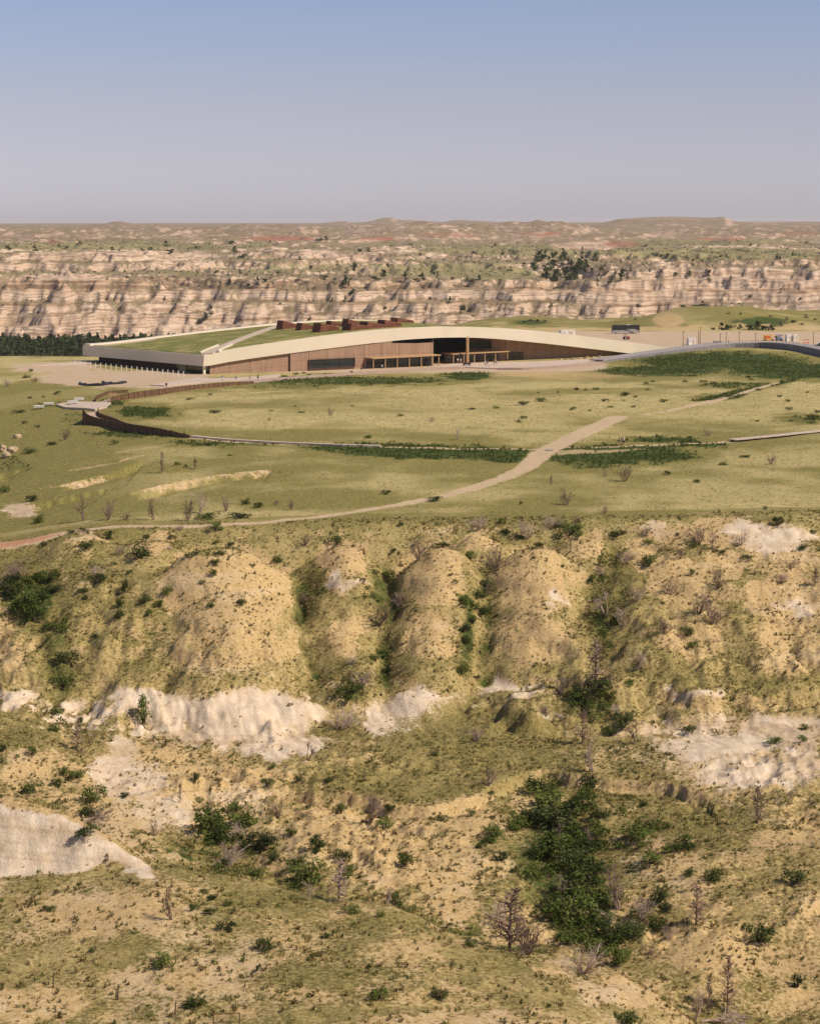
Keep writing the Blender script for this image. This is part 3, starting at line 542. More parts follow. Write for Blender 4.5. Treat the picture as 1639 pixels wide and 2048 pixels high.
# ------------------------------------------------------------------ mesh helpers
class MB:
    def __init__(s): s.v = []; s.f = []
    def add(s, vs, fs):
        k = len(s.v); s.v += [tuple(v) for v in vs]; s.f += [tuple(i + k for i in f) for f in fs]; return s
    def box(s, c, size, ax=None, taper=1.0):
        c = Vector(c); a = [Vector(q) for q in (ax or ((1, 0, 0), (0, 1, 0), (0, 0, 1)))]
        vs = []
        for dz in (-.5, .5):
            k = taper if dz > 0 else 1.0
            for dx, dy in ((-.5, -.5), (.5, -.5), (.5, .5), (-.5, .5)): vs.append(c + a[0] * dx * k * size[0] + a[1] * dy * k * size[1] + a[2] * dz * size[2])
        return s.add(vs, [(3, 2, 1, 0), (4, 5, 6, 7), (0, 1, 5, 4), (1, 2, 6, 5), (2, 3, 7, 6), (3, 0, 4, 7)])
    def prism(s, base, top):     # two rings of equal length
        n = len(base)
        return s.add(list(base) + list(top), [tuple(range(n))[::-1], tuple(range(n, 2 * n))] + [(i, (i + 1) % n, n + (i + 1) % n, n + i) for i in range(n)])
    def tube(s, P, rad, n=6, cap=True):
        P = [Vector(p) for p in P]; rad = rad if isinstance(rad, (list, tuple)) else [rad] * len(P); k = len(s.v); rings = []
        for i, p in enumerate(P):
            d = (P[min(i + 1, len(P) - 1)] - P[max(i - 1, 0)]).normalized(); u = d.orthogonal().normalized(); w = d.cross(u)
            for j in range(n): s.v.append(tuple(p + (u * math.cos(j * 2 * math.pi / n) + w * math.sin(j * 2 * math.pi / n)) * rad[i]))
        for i in range(len(P) - 1):
            for j in range(n): s.f.append((k + i * n + j, k + i * n + (j + 1) % n, k + (i + 1) * n + (j + 1) % n, k + (i + 1) * n + j))
        if cap: s.f.append(tuple(k + j for j in range(n))[::-1]); s.f.append(tuple(k + (len(P) - 1) * n + j for j in range(n)))
        return s
    def ball(s, c, r, nu=10, nv=7):
        k = len(s.v); rx, ry, rz = r if isinstance(r, (tuple, list)) else (r, r, r)
        for i in range(nv + 1):
            for j in range(nu):
                a = math.pi * i / nv; b = 2 * math.pi * j / nu
                s.v.append((c[0] + rx * math.sin(a) * math.cos(b), c[1] + ry * math.sin(a) * math.sin(b), c[2] + rz * math.cos(a)))
        for i in range(nv):
            for j in range(nu): s.f.append((k + i * nu + j, k + (i + 1) * nu + j, k + (i + 1) * nu + (j + 1) % nu, k + i * nu + (j + 1) % nu))
        return s
    def build(s, name, mat, parent=None, smooth=False, loc=None):
        me = bpy.data.meshes.new(name); me.from_pydata(s.v, [], s.f)
        bm = bmesh.new(); bm.from_mesh(me); bmesh.ops.recalc_face_normals(bm, faces=bm.faces); bm.to_mesh(me); bm.free()
        if smooth: me.polygons.foreach_set('use_smooth', np.ones(len(me.polygons), bool))
        me.materials.append(mat); o = bpy.data.objects.new(name, me); C.objects.link(o)
        if parent: o.parent = parent
        if loc is not None: o.location = loc
        return o
def empty(name, label, cat, loc=(0, 0, 0), rz=0.0, group=None):
    o = bpy.data.objects.new(name, None); C.objects.link(o); o.location = loc; o.rotation_euler = (0, 0, rz); o.empty_display_size = 0.5
    return tagk(o, None, label, cat, group)
def copy_tree(o, parent=None):
    c = o.copy(); C.objects.link(c)
    if parent: c.parent = parent
    for ch in list(o.children): copy_tree(ch, c)
    return c

def plain(name, col, rough=0.8, var=0.12, scale=1.5, metal=0.0, spec=0.3, bump=0.0):
    n = Nt(name); p = n.coord(); f = n.noise(p, scale, 5, 0.6)
    c = n.mix(n.step(f, 0.3, 0.7), tuple(v * (1 - var) for v in col), tuple(min(1, v * (1 + var)) for v in col))
    return n.bsdf(c, rough, metal, bump=f if bump else None, bstr=bump, bdist=0.03, spec=spec)
def boards(name, a, b, vec, scale, rough=0.8):
    n = Nt(name); p = n.pos(); q = n.vmul(p, vec); w = n.t.nodes.new('ShaderNodeTexWave'); n.put(w.inputs['Vector'], q); w.inputs['Scale'].default_value = scale; w.wave_profile = 'SIN'
    r = n.noise(q, scale * 1.7, 2, 0.5); g = n.noise(p, 0.5, 4)
    c = n.mix(n.step(r, 0.3, 0.7), a, b); c = n.mix(n.math('MULTIPLY', n.step(w.outputs['Fac'], 0.25, 0.0), 0.6), c, tuple(v * 0.4 for v in a)); c = n.mix(n.math('MULTIPLY', n.step(g, 0.45, 0.75), 0.25), c, tuple(min(1, v * 1.4) for v in b))
    return n.bsdf(c, rough, bump=w.outputs['Fac'], bstr=0.4, bdist=0.05)
M = {}
M['cream'] = plain('cream_roof_metal', (0.73, 0.635, 0.495), 0.6, 0.04, 0.12)
M['clad'] = boards('brown_board_cladding', (0.30, 0.185, 0.12), (0.385, 0.245, 0.165), (0.8, 0.6, 0), 1.1)
M['timber'] = plain('honey_timber', (0.44, 0.27, 0.14), 0.7, 0.15, 2)
M['rust'] = plain('rusted_steel', (0.15, 0.078, 0.042), 0.85, 0.3, 1.2)
M['rustdark'] = plain('dark_weathered_steel', (0.085, 0.05, 0.032), 0.8, 0.3, 1.5)
M['louver'] = plain('redbrown_louvre', (0.20, 0.072, 0.042), 0.75, 0.25, 1.0)
M['black'] = plain('black_paint', (0.018, 0.017, 0.016), 0.45, 0.1, 2, spec=0.5)
M['dark'] = plain('dark_interior', (0.03, 0.024, 0.02), 0.9, 0.3, 0.5)
M['glass'] = plain('dark_window_glass', (0.018, 0.024, 0.026), 0.08, 0.15, 0.3, spec=0.6)
M['white'] = plain('white_paint', (0.78, 0.74, 0.68), 0.6, 0.06, 1.0)
M['grey'] = plain('grey_metal', (0.30, 0.29, 0.29), 0.5, 0.12, 1.0)
M['pave'] = plain('pale_paving', (0.54, 0.42, 0.335), 0.9, 0.1, 0.6)
M['deck'] = boards('weathered_deck', (0.36, 0.25, 0.20), (0.48, 0.35, 0.28), (0.7, 0.7, 0), 2.2)
M['greydeck'] = plain('grey_ramp_deck', (0.34, 0.30, 0.30), 0.85, 0.1, 0.8)
M['stone'] = plain('sandstone', (0.46, 0.33, 0.21), 0.95, 0.3, 0.9, bump=0.6)
M['orange'] = plain('orange_paint', (0.62, 0.13, 0.03), 0.5, 0.1, 2)
M['yellow'] = plain('yellow_paint', (0.70, 0.36, 0.03), 0.45, 0.1, 2)
M['blue'] = plain('blue_paint', (0.06, 0.14, 0.42), 0.45, 0.1, 2)
M['red'] = plain('red_paint', (0.40, 0.05, 0.03), 0.5, 0.1, 2)
M['silver'] = plain('silver_paint', (0.42, 0.41, 0.40), 0.35, 0.08, 1, metal=0.3, spec=0.5)
M['tyre'] = plain('tyre_rubber', (0.02, 0.02, 0.02), 0.9)
def sod_material():
    n = Nt('roof_sod'); p = n.pos(); a = n.noise(p, 0.15, 5, 0.6); b = n.noise(p, 1.1, 5, 0.7)
    c = n.mix(n.step(b, 0.3, 0.7), (0.10, 0.11, 0.028), (0.26, 0.255, 0.08)); c = n.mix(n.math('MULTIPLY', n.step(a, 0.45, 0.62), 0.8), c, (0.36, 0.29, 0.12))
    return n.bsdf(c, 0.95, bump=b, bstr=0.9, bdist=0.4, spec=0.1)
M['sod'] = sod_material()

# ------------------------------------------------------------------ the long low building
E1 = Vector((0.8, 0.6, 0)); E2 = Vector((-0.6, 0.8, 0)); O3 = Vector((-64.0, 635.0, 0))
UZ = Vector((0, 0, 1))
def L(s, w, z): return O3 + E1 * s + E2 * w + UZ * z
def s_of(px, w=0.0):
    u = (px - CX) / F; ox = O3.x - 0.6 * w; oy = O3.y + 0.8 * w
    return (u * oy - ox) / (0.8 - 0.6 * u)
def z_of(py, s, w=0.0): return CAMZ - (py - HY) / F * (O3.y + 0.6 * s + 0.8 * w)
FT = [(404, 711), (460, 700), (520, 690), (580, 681.5), (640, 673), (700, 665.5), (760, 659.5), (820, 655.5), (870, 653.5), (920, 653.5), (980, 655), (1040, 658.5), (1100, 664), (1160, 671), (1220, 679), (1290, 688), (1365, 697)]
FB = [(404, 733), (460, 724), (520, 715), (580, 707), (640, 699.5), (700, 692), (760, 685), (820, 679), (870, 676), (920, 675), (980, 677), (1040, 682), (1100, 688), (1160, 695), (1220, 702), (1258, 706.5), (1300, 709), (1365, 712)]
sT = [s_of(a) for a, b in FT]; zT = [z_of(b, s) for (a, b), s in zip(FT, sT)]
sB = [s_of(a) for a, b in FB]; zB = [z_of(b, s) for (a, b), s in zip(FB, sB)]
WB = 80.0
BK = [(166, 690), (340, 671.5), (450, 659), (560, 648), (680, 641)]
sK = [s_of(a, WB) for a, b in BK]; zK = [z_of(b, s, WB) for (a, b), s in zip(BK, sK)]
S_END = sT[-1]
sK += [128, 150, 175, S_END]; zK += [10.9, 8.0, 4.5, -1.0]
SS = np.linspace(0, S_END, 70)
def smooth1(x, xs, ys):
    return pchip(np.array(xs, float), np.array(ys, float), np.clip(np.atleast_1d(np.array(x, float)), xs[0], xs[-1]))
sT[0] = sB[0] = sK[0] = 0.0
def roof_top(s, w):
    a = float(smooth1(s, sT, zT)[0]); b = float(smooth1(s, sK, zK)[0]); t = w / WB
    return a + (b - a) * t
def roof_bot(s, w):
    a = float(smooth1(s, sB, zB)[0]); b = float(smooth1(s, sK, zK)[0]) - 3.6; t = w / WB
    return a + (b - a) * t
bld = empty('visitor_building', 'long low brown building under a sweeping cream roof planted with grass', 'building', (O3.x, O3.y, 0))
OFF = -Vector((O3.x, O3.y, 0))
def bpart(mb, name, mat, parent=bld, smooth=False):
    mb.v = [tuple(Vector(v) + OFF) for v in mb.v]; return mb.build(name, mat, parent, smooth)
# roof shell
mb = MB(); WW = np.linspace(0, WB, 12); ns, nw = len(SS), len(WW)
vs = [L(s, w, roof_top(s, w)) for s in SS for w in WW] + [L(s, w + (0.5 if k == 0 else 0), min(roof_bot(s, w), roof_top(s, w) - 0.5)) for s in SS for k, w in enumerate(WW)]
N0 = ns * nw; fs = []
for i in range(ns - 1):
    for j in range(nw - 1):
        a = i * nw + j; fs.append((a, a + nw, a + nw + 1, a + 1)); fs.append((N0 + a, N0 + a + 1, N0 + a + nw + 1, N0 + a + nw))
    a = i * nw; fs.append((a, N0 + a, N0 + a + nw, a + nw)); b = a + nw - 1; fs.append((b, b + nw, N0 + b + nw, N0 + b))
for j in range(nw - 1):
    fs.append((j, j + 1, N0 + j + 1, N0 + j)); a = (ns - 1) * nw + j; fs.append((a, N0 + a, N0 + a + 1, a + 1))
mb.add(vs, fs); roof = bpart(mb, 'roof', M['cream'])
def patch(s0, s1, w0, w1, lift, thick, n=40, m=8):
    mb = MB(); A = np.linspace(0, 1, n); B = np.linspace(0, 1, m)
    P = []
    for a in A:
        for b in B:
            s = (s0(b) if callable(s0) else s0) * (1 - a) + (s1(b) if callable(s1) else s1) * a; w = w0 + (w1 - w0) * b
            P.append((s, w))
    vs = [L(s, w, roof_top(s, w) + lift) for s, w in P] + [L(s, w, roof_top(s, w) + lift - thick) for s, w in P]
    k = n * m; fs = []
    for i in range(n - 1):
        for j in range(m - 1):
            a = i * m + j; fs += [(a, a + m, a + m + 1, a + 1)]
        a = i * m; fs += [(a, k + a, k + a + m, a + m)]; b = a + m - 1; fs += [(b, b + m, k + b + m, k + b)]
    for j in range(m - 1):
        fs += [(j, j + 1, k + j + 1, k + j)]; a = (n - 1) * m + j; fs += [(a, k + a, k + a + 1, a + 1)]
    return mb.add(vs, fs)
grass_roof = bpart(patch(0.5, 150, 2.2, WB - 7, 0.22, 0.4, 90, 30), 'planted_roof', M['sod'])
bpart(patch(0.3, 140, WB - 4.6, WB - 0.4, 0.45, 0.7, 50, 3), 'roof_rim', M['cream'])
bpart(patch(0.5, 22, WB - 13, WB - 7.2, 0.24, 0.4, 10, 3), 'roof_landing', plain('tan_paving', (0.50, 0.38, 0.26), 0.9))
# pale walkway climbing over the planted roof
_tab = [(s, w) for s in np.linspace(0, 150, 90) for w in np.linspace(0, WB, 60)]
_tp = np.array([[CX + F * q.x / q.y, HY + F * (CAMZ - q.z) / q.y] for q in (L(s, w, roof_top(s, w)) for s, w in _tab)])
def roof_at(px, py):
    k = int(np.argmin((_tp[:, 0] - px) ** 2 + ((_tp[:, 1] - py) * 3) ** 2)); return _tab[k]
wl = [(2.0, 1.6), roof_at(452, 692), roof_at(505, 671), roof_at(560, 652.5)]
mb = MB()
for (s0, w0), (s1, w1) in zip(wl[:-1], wl[1:]):
    for k in range(6):
        t0, t1 = k / 6, (k + 1) / 6; d = Vector((s1 - s0, w1 - w0)).normalized(); nx = Vector((-d.y, d.x)) * 1.9
        q = []
        for t in (t0, t1):
            s, w = s0 + (s1 - s0) * t, w0 + (w1 - w0) * t
            q.append([L(s + nx.x * e, w + nx.y * e, roof_top(s + nx.x * e, w + nx.y * e) + 0.34) for e in (-1, 1)])
        top = [q[0][0], q[1][0], q[1][1], q[0][1]]
        mb.prism([p - UZ * 0.3 for p in top], top)
bpart(mb, 'roof_walkway', M['pave'])
for e in (-1, 1):
    mb = MB(); a = Vector(wl[0]); b = Vector(wl[1]); d = (b - a).normalized(); nx = Vector((-d.y, d.x)) * 3.0 * e
    P = [a + d * 2 + nx, b + nx * 0.8]
    mb.tube([L(p.x, p.y, roof_top(max(p.x, 0), max(p.y, 0)) + 0.5) for p in P], 0.45, 4); bpart(mb, 'walkway_kerb', M['cream'])

# timber skylight boxes on the planted roof
def monitor(px, py, wpx, hpx, i):
    s, w = roof_at(px, py); w = max(w, 9.0); s = s_of(px, w); z = roof_top(s, w); k = (O3.y + 0.6 * s + 0.8 * w) / F
    ln = wpx * k * 1.12; hh = hpx * k; dp = ln * 0.55; base = L(s, w, z)
    def q(a, b, c): return base + E1 * a + E2 * b + UZ * c
    a0, a1 = -ln / 2, ln / 2; sk = 0.9
    ring0 = [q(a0, -dp / 2, -0.6), q(a1, -dp / 2, -0.6), q(a1, dp / 2, -0.6), q(a0, dp / 2, -0.6)]
    ring1 = [q(a0 + sk, -dp / 2 + 0.3, hh), q(a1 - sk, -dp / 2 + 0.3, hh * 0.55), q(a1 - sk, dp / 2, hh * 0.55), q(a0 + sk, dp / 2, hh)]
    box = bpart(MB().prism(ring0, ring1), 'skylight_box', M['louver'])
    g = [a.lerp(b, 0.5) for a, b in zip(ring1, ring1[2:] + ring1[:2])]; cen = sum(ring1, Vector()) / 4
    g = [cen + (r - cen) * 0.8 + UZ * 0.06 for r in ring1]; bpart(MB().prism([r - UZ * 0.05 for r in g], g), 'skylight_pane', M['glass'], box)
    for j in range(6):
        t = (j + 0.6) / 6.5; A = ring0[0].lerp(ring1[0], t); B = ring0[1].lerp(ring1[1], t); Cc = ring0[3].lerp(ring1[3], t)
        mb = MB(); mb.tube([A - E2 * 0.06, B - E2 * 0.06], 0.07, 4); mb.tube([A - E1 * 0.06, Cc - E1 * 0.06], 0.07, 4); bpart(mb, 'louvre_slat', M['louver'], box)
for i, (px, py, w, h) in enumerate([(575, 658, 38, 18), (611, 660, 34, 15), (652, 663, 46, 18), (669, 653, 32, 12), (704, 653, 36, 16), (714, 666, 50, 14), (745, 658, 46, 15), (779, 655, 44, 16), (804, 648, 42, 13)]): monitor(px, py, w, h, i)
# walls ---------------------------------------------------------------
def wall_panels(wall, s0, w0, s1, w1, ztop, zbot, step, rows, thick=0.35, gap=0.05):
    ln = math.hypot(s1 - s0, w1 - w0); n = max(1, int(round(ln / step))); d = Vector(((s1 - s0) / ln, (w1 - w0) / ln)); nr = Vector((d.y, -d.x))
    for i in range(n):
        a = ln * i / n + gap; b = ln * (i + 1) / n - gap
        pa = (s0 + d.x * a, w0 + d.y * a); pb = (s0 + d.x * b, w0 + d.y * b)
        ta, tb = ztop(*pa), ztop(*pb); lo = zbot
        for r in range(rows):
            f0, f1 = r / rows, (r + 1) / rows
            za0, za1 = lo + (ta - lo) * f0 + (0.05 if r else 0), lo + (ta - lo) * f1; zb0, zb1 = lo + (tb - lo) * f0 + (0.05 if r else 0), lo + (tb - lo) * f1
            if za1 - za0 < 0.2 and zb1 - zb0 < 0.2: continue
            fr = [L(*pa, za0), L(*pb, zb0), L(*pb, zb1), L(*pa, za1)]; off = (E1 * nr.x + E2 * nr.y) * (thick * 0.25 + 0.02 * random.random())
            bpart(MB().prism([p for p in fr], [p + off for p in fr]), 'panel', M['clad'], wall)
def backing(s0, w0, s1, w1, ztop, zbot, mat='dark', name='wall'):
    ln = math.hypot(s1 - s0, w1 - w0); d = Vector(((s1 - s0) / ln, (w1 - w0) / ln)); nr = E1 * d.y * -1 + E2 * d.x
    n = 8; mb = MB()
    A = [(s0 + (s1 - s0) * i / n, w0 + (w1 - w0) * i / n) for i in range(n + 1)]
    fr = [L(*p, zbot) for p in A] + [L(*p, ztop(*p)) for p in A[::-1]]
    mb.prism(fr, [p + nr * 0.4 for p in fr]); return bpart(mb, name, M[mat])
ZG = -1.2
soff = lambda s, w: max(roof_bot(s, w) + 0.3, ZG + 0.6)
def seg_wall(pxa, wa, pxb, wb_, ztop, step=7, rows=3):
    s0, s1 = s_of(pxa, wa), s_of(pxb, wb_); wl_ = backing(s0, wa, s1, wb_, ztop, ZG); wall_panels(wl_, s0, wa, s1, wb_, ztop, ZG, step, rows); return wl_
seg_wall(419, 1.6, 582, 1.6, soff, 7, 2)
wb_top = lambda s, w: soff(s, w) - 0.3 - 1.5 * float(sstep(62, 86, np.array(s)))
seg_wall(580, 0.9, 866, 0.9, wb_top, 7, 3)
_s = s_of(866, 0.9); wl_ = backing(_s, 0.9, _s + 1.5, 24, soff, ZG); wall_panels(wl_, _s, 0.9, _s + 1.5, 24, soff, ZG, 6, 3)
backing(_s, 24, s_of(960, 24), 24, soff, ZG)
seg_wall(936, 13, 982, 9, soff, 5, 3); seg_wall(981, 9, 1100, 6, soff, 7, 3); seg_wall(1099, 6, 1262, 3.2, soff, 7, 2)
def glass_strip(pxa, pxb, py0, py1, w, mull, name='window'):
    s0, s1 = s_of(pxa, w), s_of(pxb, w); z0, z1 = z_of(py1, (s0 + s1) / 2, w), z_of(py0, (s0 + s1) / 2, w)
    fr = MB(); t = 0.22
    for (a, b, c, d) in ((s0, s1, z0 - t, z0), (s0, s1, z1, z1 + t), (s0 - t, s0, z0 - t, z1 + t), (s1, s1 + t, z0 - t, z1 + t)):
        fr.box(L((a + b) / 2, w - 0.1, (c + d) / 2), (b - a, 0.4, d - c), (E1, E2, UZ))
    win = bpart(fr, name, M['rustdark']); n = len(mull) + 1; cuts = [s0] + [s_of(m, w) for m in mull] + [s1]
    for a, b in zip(cuts[:-1], cuts[1:]): bpart(MB().box(L((a + b) / 2, w, (z0 + z1) / 2), (b - a - 0.12, 0.08, z1 - z0), (E1, E2, UZ)), 'pane', M['glass'], win)
glass_strip(618, 708, 718.5, 735, 0.55, [649, 679])
glass_strip(1016, 1044, 706, 719, 7.4, [1023, 1030, 1037]); glass_strip(938, 980, 684, 696, 8.9, [959])
def portico(pxs, py_top, py_bot, w, depth, name='portico'):
    s0, s1 = s_of(pxs[0], w), s_of(pxs[-1], w); zt = z_of(py_top, (s0 + s1) / 2, w); zb = -0.8
    por = bpart(MB().box(L((s0 + s1) / 2, w + depth / 2, zt), (s1 - s0 + 1.2, depth + 1.0, 0.36), (E1, E2, UZ)), name, M['timber'])
    for p in pxs: s = s_of(p, w); bpart(MB().box(L(s, w, (zt + zb) / 2 - 0.2), (0.26, 0.26, zt - zb - 0.1), (E1, E2, UZ)), 'column', M['timber'], por)
    for a, b in zip(pxs[:-1], pxs[1:]):
        sa, sb = s_of(a, w), s_of(b, w); bpart(MB().box(L((sa + sb) / 2, w + depth - 0.15, (zt + zb) / 2 - 0.3), (sb - sa - 0.2, 0.1, zt - zb - 0.4), (E1, E2, UZ)), 'pane', M['glass'], por)
portico([746, 770, 794, 818, 842, 864, 877], 713.5, 740, -3.2, 4.0); portico([906, 927, 948, 969, 990, 1014], 705.5, 722, 3.6, 5.0)
_s = s_of(935, 0.6); zt = roof_bot(_s, 0.6); bpart(MB().tube([L(_s, 0.9, -0.6), L(_s, 0.9, zt + 0.4)], 0.55, 12), 'main_column', M['timber'])
# dark recessed long side facing left, with glazed bays
for i in range(14):
    w0, w1 = 3 + i * 5.2, 3 + (i + 1) * 5.2 - 0.12; z1 = roof_bot(0, (w0 + w1) / 2) + 0.3
    bpart(MB().box(L(4.0, (w0 + w1) / 2, (ZG + z1) / 2), (0.3, w1 - w0, z1 - ZG), (E1, E2, UZ)), 'bay', M['pave'] if i == 3 and False else (M['glass'] if i < 4 else M['rustdark']))
bpart(MB().box(L(3.8, 19.5, 2.2), (0.3, 4.5, 3.6), (E1, E2, UZ)), 'lit_bay', plain('tan_blind', (0.42, 0.36, 0.22), 0.8))  # single paler tan panel set before the glass and steel bays
bpart(MB().box(L(1.2, 2.0, 1.8), (0.7, 0.7, 6.0), (E1, E2, UZ)), 'corner_column', M['cream'])
# far side of the house
backing(4, WB - 5, 120, WB - 5, lambda s, w: roof_bot(s, w) + 0.3, -8, 'clad'); 

# ------------------------------------------------------------------ plants
def leaf_material(name, a, b, trans=0.25):
    n = Nt(name); p = n.pos(); r = n.objrand(); f = n.noise(p, 1.6, 4, 0.7)
    f = n.math('ADD', f, n.math('MULTIPLY', n.math('SUBTRACT', r, 0.5), 0.6)); c = n.mix(n.step(f, 0.3, 0.75), a, b)
    return n.bsdf(c, 0.75, spec=0.15, trans=trans)
ML = {'green': leaf_material('shrub_leaf', (0.048, 0.07, 0.012), (0.15, 0.185, 0.04)), 'dark': leaf_material('juniper_leaf', (0.032, 0.046, 0.012), (0.095, 0.115, 0.032)),
      'sage': leaf_material('sage_leaf', (0.10, 0.10, 0.055), (0.19, 0.18, 0.10)), 'wood': leaf_material('dead_wood', (0.27, 0.19, 0.155), (0.50, 0.38, 0.31), 0.0), 'brown': leaf_material('dead_twig', (0.15, 0.10, 0.078), (0.30, 0.205, 0.16), 0.0),
      'stem': leaf_material('shrub_stem', (0.06, 0.042, 0.028), (0.12, 0.09, 0.06), 0.0)}
def foliage_mesh(name, seed, n=640, leaf=0.085, conical=False, clumps=13):
    r = random.Random(seed); vs = []; fs = []
    cl = []
    for i in range(clumps):
        if conical: h = r.random() ** 0.8; R = 0.46 * (1 - h) ** 0.75 * r.uniform(0.6, 1.0); a = r.uniform(0, 6.28); cl.append((R * math.cos(a) * .7, R * math.sin(a) * .7, 0.04 + 0.9 * h, 0.10 + 0.17 * (1 - h)))
        else:
            a = r.uniform(0, 6.28); R = math.sqrt(r.random()) * 0.36; h = r.uniform(0.18, 0.72) * (1 - R * 0.9); cl.append((R * math.cos(a), R * math.sin(a), h, r.uniform(0.13, 0.24)))
    for i in range(n):
        c = r.choice(cl); d = Vector((r.gauss(0, 1), r.gauss(0, 1), r.gauss(0, 1))).normalized(); p = Vector(c[:3]) + Vector((d.x, d.y, d.z * 1.1)) * c[3] * r.uniform(0.45, 1.05)
        if p.z < 0.0: p.z = r.uniform(0, 0.08)
        nn = (d + Vector((r.gauss(0, .5), r.gauss(0, .5), r.gauss(0.3, .5)))).normalized(); u = nn.orthogonal().normalized(); w = nn.cross(u); a = r.uniform(0, 6.28)
        u, w = u * math.cos(a) + w * math.sin(a), w * math.cos(a) - u * math.sin(a); s = leaf * r.uniform(0.5, 1.2)
        k = len(vs); vs += [p - u * s * .5, p + w * s * .32, p + u * s * .6, p - w * s * .32]; fs.append((k, k + 1, k + 2, k + 3))
    me = bpy.data.meshes.new(name); me.from_pydata([tuple(v) for v in vs], [], fs); return me
def stem_mesh(name, seed, n=7):
    r = random.Random(seed); mb = MB()
    for i in range(n):
        a = r.uniform(0, 6.28); R = r.uniform(0.1, 0.34); mb.tube([(0.03 * math.cos(a), 0.03 * math.sin(a), -0.06), (R * .5 * math.cos(a), R * .5 * math.sin(a), 0.25), (R * math.cos(a), R * math.sin(a), r.uniform(0.45, 0.75))], [0.022, 0.016, 0.006], 4, False)
    me = bpy.data.meshes.new(name); me.from_pydata(mb.v, [], mb.f); return me
def dead_mesh(name, seed, kind):
    """leafless plant of unit height and about unit width; returns (trunk, twigs)"""
    r = random.Random(seed); tk = MB(); tw = MB()
    def branch(p, d, ln, rad, dep, mbt):
        k = 3 if dep > 1 else 2; P = [p]; q = p.copy(); dd = d.copy()
        for i in range(k): dd = (dd + Vector((r.gauss(0, .22), r.gauss(0, .22), r.gauss(0.05, .16)))).normalized(); q = q + dd * ln / k; P.append(q.copy())
        mbt.tube(P, [rad * (1 - 0.55 * i / k) for i in range(k + 1)], 4 if dep > 1 else 3, False)
        if dep == 0: return
        n = r.randint(3, 5) if dep > 1 else r.randint(5, 8)
        for i in range(n):
            t = r.uniform(0.25, 1.0); j = min(int(t * k), k - 1); b = P[j].lerp(P[j + 1], t * k - j)
            nd = (dd + Vector((r.gauss(0, .75), r.gauss(0, .75), r.gauss(0.15, .5)))).normalized(); branch(b, nd, ln * r.uniform(0.4, 0.65), rad * 0.5, dep - 1, tw)
    if kind == 'bush':
        for i in range(11):
            a = r.uniform(0, 6.28); s = r.uniform(0.15, 0.75); branch(Vector((0.04 * math.cos(a), 0.04 * math.sin(a), -0.03)), Vector((math.cos(a) * s, math.sin(a) * s, 0.9)).normalized(), r.uniform(0.5, 0.8), 0.017, 2, tk)
    elif kind == 'tree':
        for i in range(3):
            a = r.uniform(0, 6.28); s = r.uniform(0.02, 0.3); branch(Vector((0.02 * math.cos(a), 0.02 * math.sin(a), -0.03)), Vector((math.cos(a) * s, math.sin(a) * s, 1)).normalized(), r.uniform(0.55, 0.75), 0.028, 3, tk)
    elif kind == 'snag':
        P = [Vector((0, 0, -0.03)), Vector((r.gauss(0, .02), 0, .35)), Vector((r.gauss(0, .04), r.gauss(0, .03), .7)), Vector((r.gauss(0, .05), 0, 1.0))]; tk.tube(P, [0.028, 0.021, 0.013, 0.003], 5, False)
        for i in range(56):
            t = r.uniform(0.1, 0.97); j = min(int(t * 3), 2); b = P[j].lerp(P[j + 1], t * 3 - j); a = r.uniform(0, 6.28)
            branch(b, Vector((math.cos(a), math.sin(a), r.uniform(-.1, .7))).normalized(), r.uniform(0.14, 0.34) * (1.15 - t * .85), 0.013, 1, tw)
    else:   # fallen
        for i in range(4):
            a = r.uniform(-0.5, 0.5) + (math.pi if r.random() < .3 else 0); branch(Vector((-0.4 * math.cos(a), r.gauss(0, .1), 0.05)), Vector((math.cos(a), math.sin(a), 0.15)), 0.8, 0.03, 2, tk)
    out = []
    for nm, m in (('trunk', tk), ('twigs', tw)):
        me = bpy.data.meshes.new(name + '_' + nm); me.from_pydata(m.v, [], m.f); out.append(me)
    return out
FOL = [foliage_mesh('shrub_foliage', 100 + i) for i in range(6)]; JUN = [foliage_mesh('conifer_foliage', 140 + i, 520, 0.085, True, 26) for i in range(4)]
FAR = [foliage_mesh('far_foliage', 160 + i, 130, 0.2, i % 2 == 0, 9) for i in range(6)]; STM = [stem_mesh('shrub_stems', 180 + i) for i in range(3)]
DEAD = {k: [dead_mesh('dead_' + k, 200 + 10 * j + i, k) for i in range(4)] for j, k in enumerate(('bush', 'tree', 'snag', 'fallen'))}
for m in FOL + JUN + FAR: m.materials.append(None)
for m in STM: m.materials.append(ML['stem'])
def obj(name, me, parent=None, mat=None):
    if mat and len(me.materials) == 0: me.materials.append(mat)
    o = bpy.data.objects.new(name, me); C.objects.link(o)
    if parent: o.parent = parent
    if mat:
        o.material_slots[0].link = 'OBJECT'; o.material_slots[0].material = mat
    return o
ORD = ['first', 'second', 'third', 'fourth', 'fifth', 'sixth', 'seventh', 'eighth', 'ninth', 'tenth', 'eleventh', 'twelfth', 'thirteenth', 'fourteenth', 'fifteenth', 'sixteenth', 'seventeenth', 'eighteenth', 'nineteenth', 'twentieth']
def ordinal(i):
    n = i + 1
    if n <= 20: return ORD[i]
    t = ['twent', 'thirt', 'fort', 'fift', 'sixt', 'sevent', 'eight'][n // 10 - 2]
    return t + 'ieth' if n % 10 == 0 else t + 'y-' + ORD[n % 10 - 1]
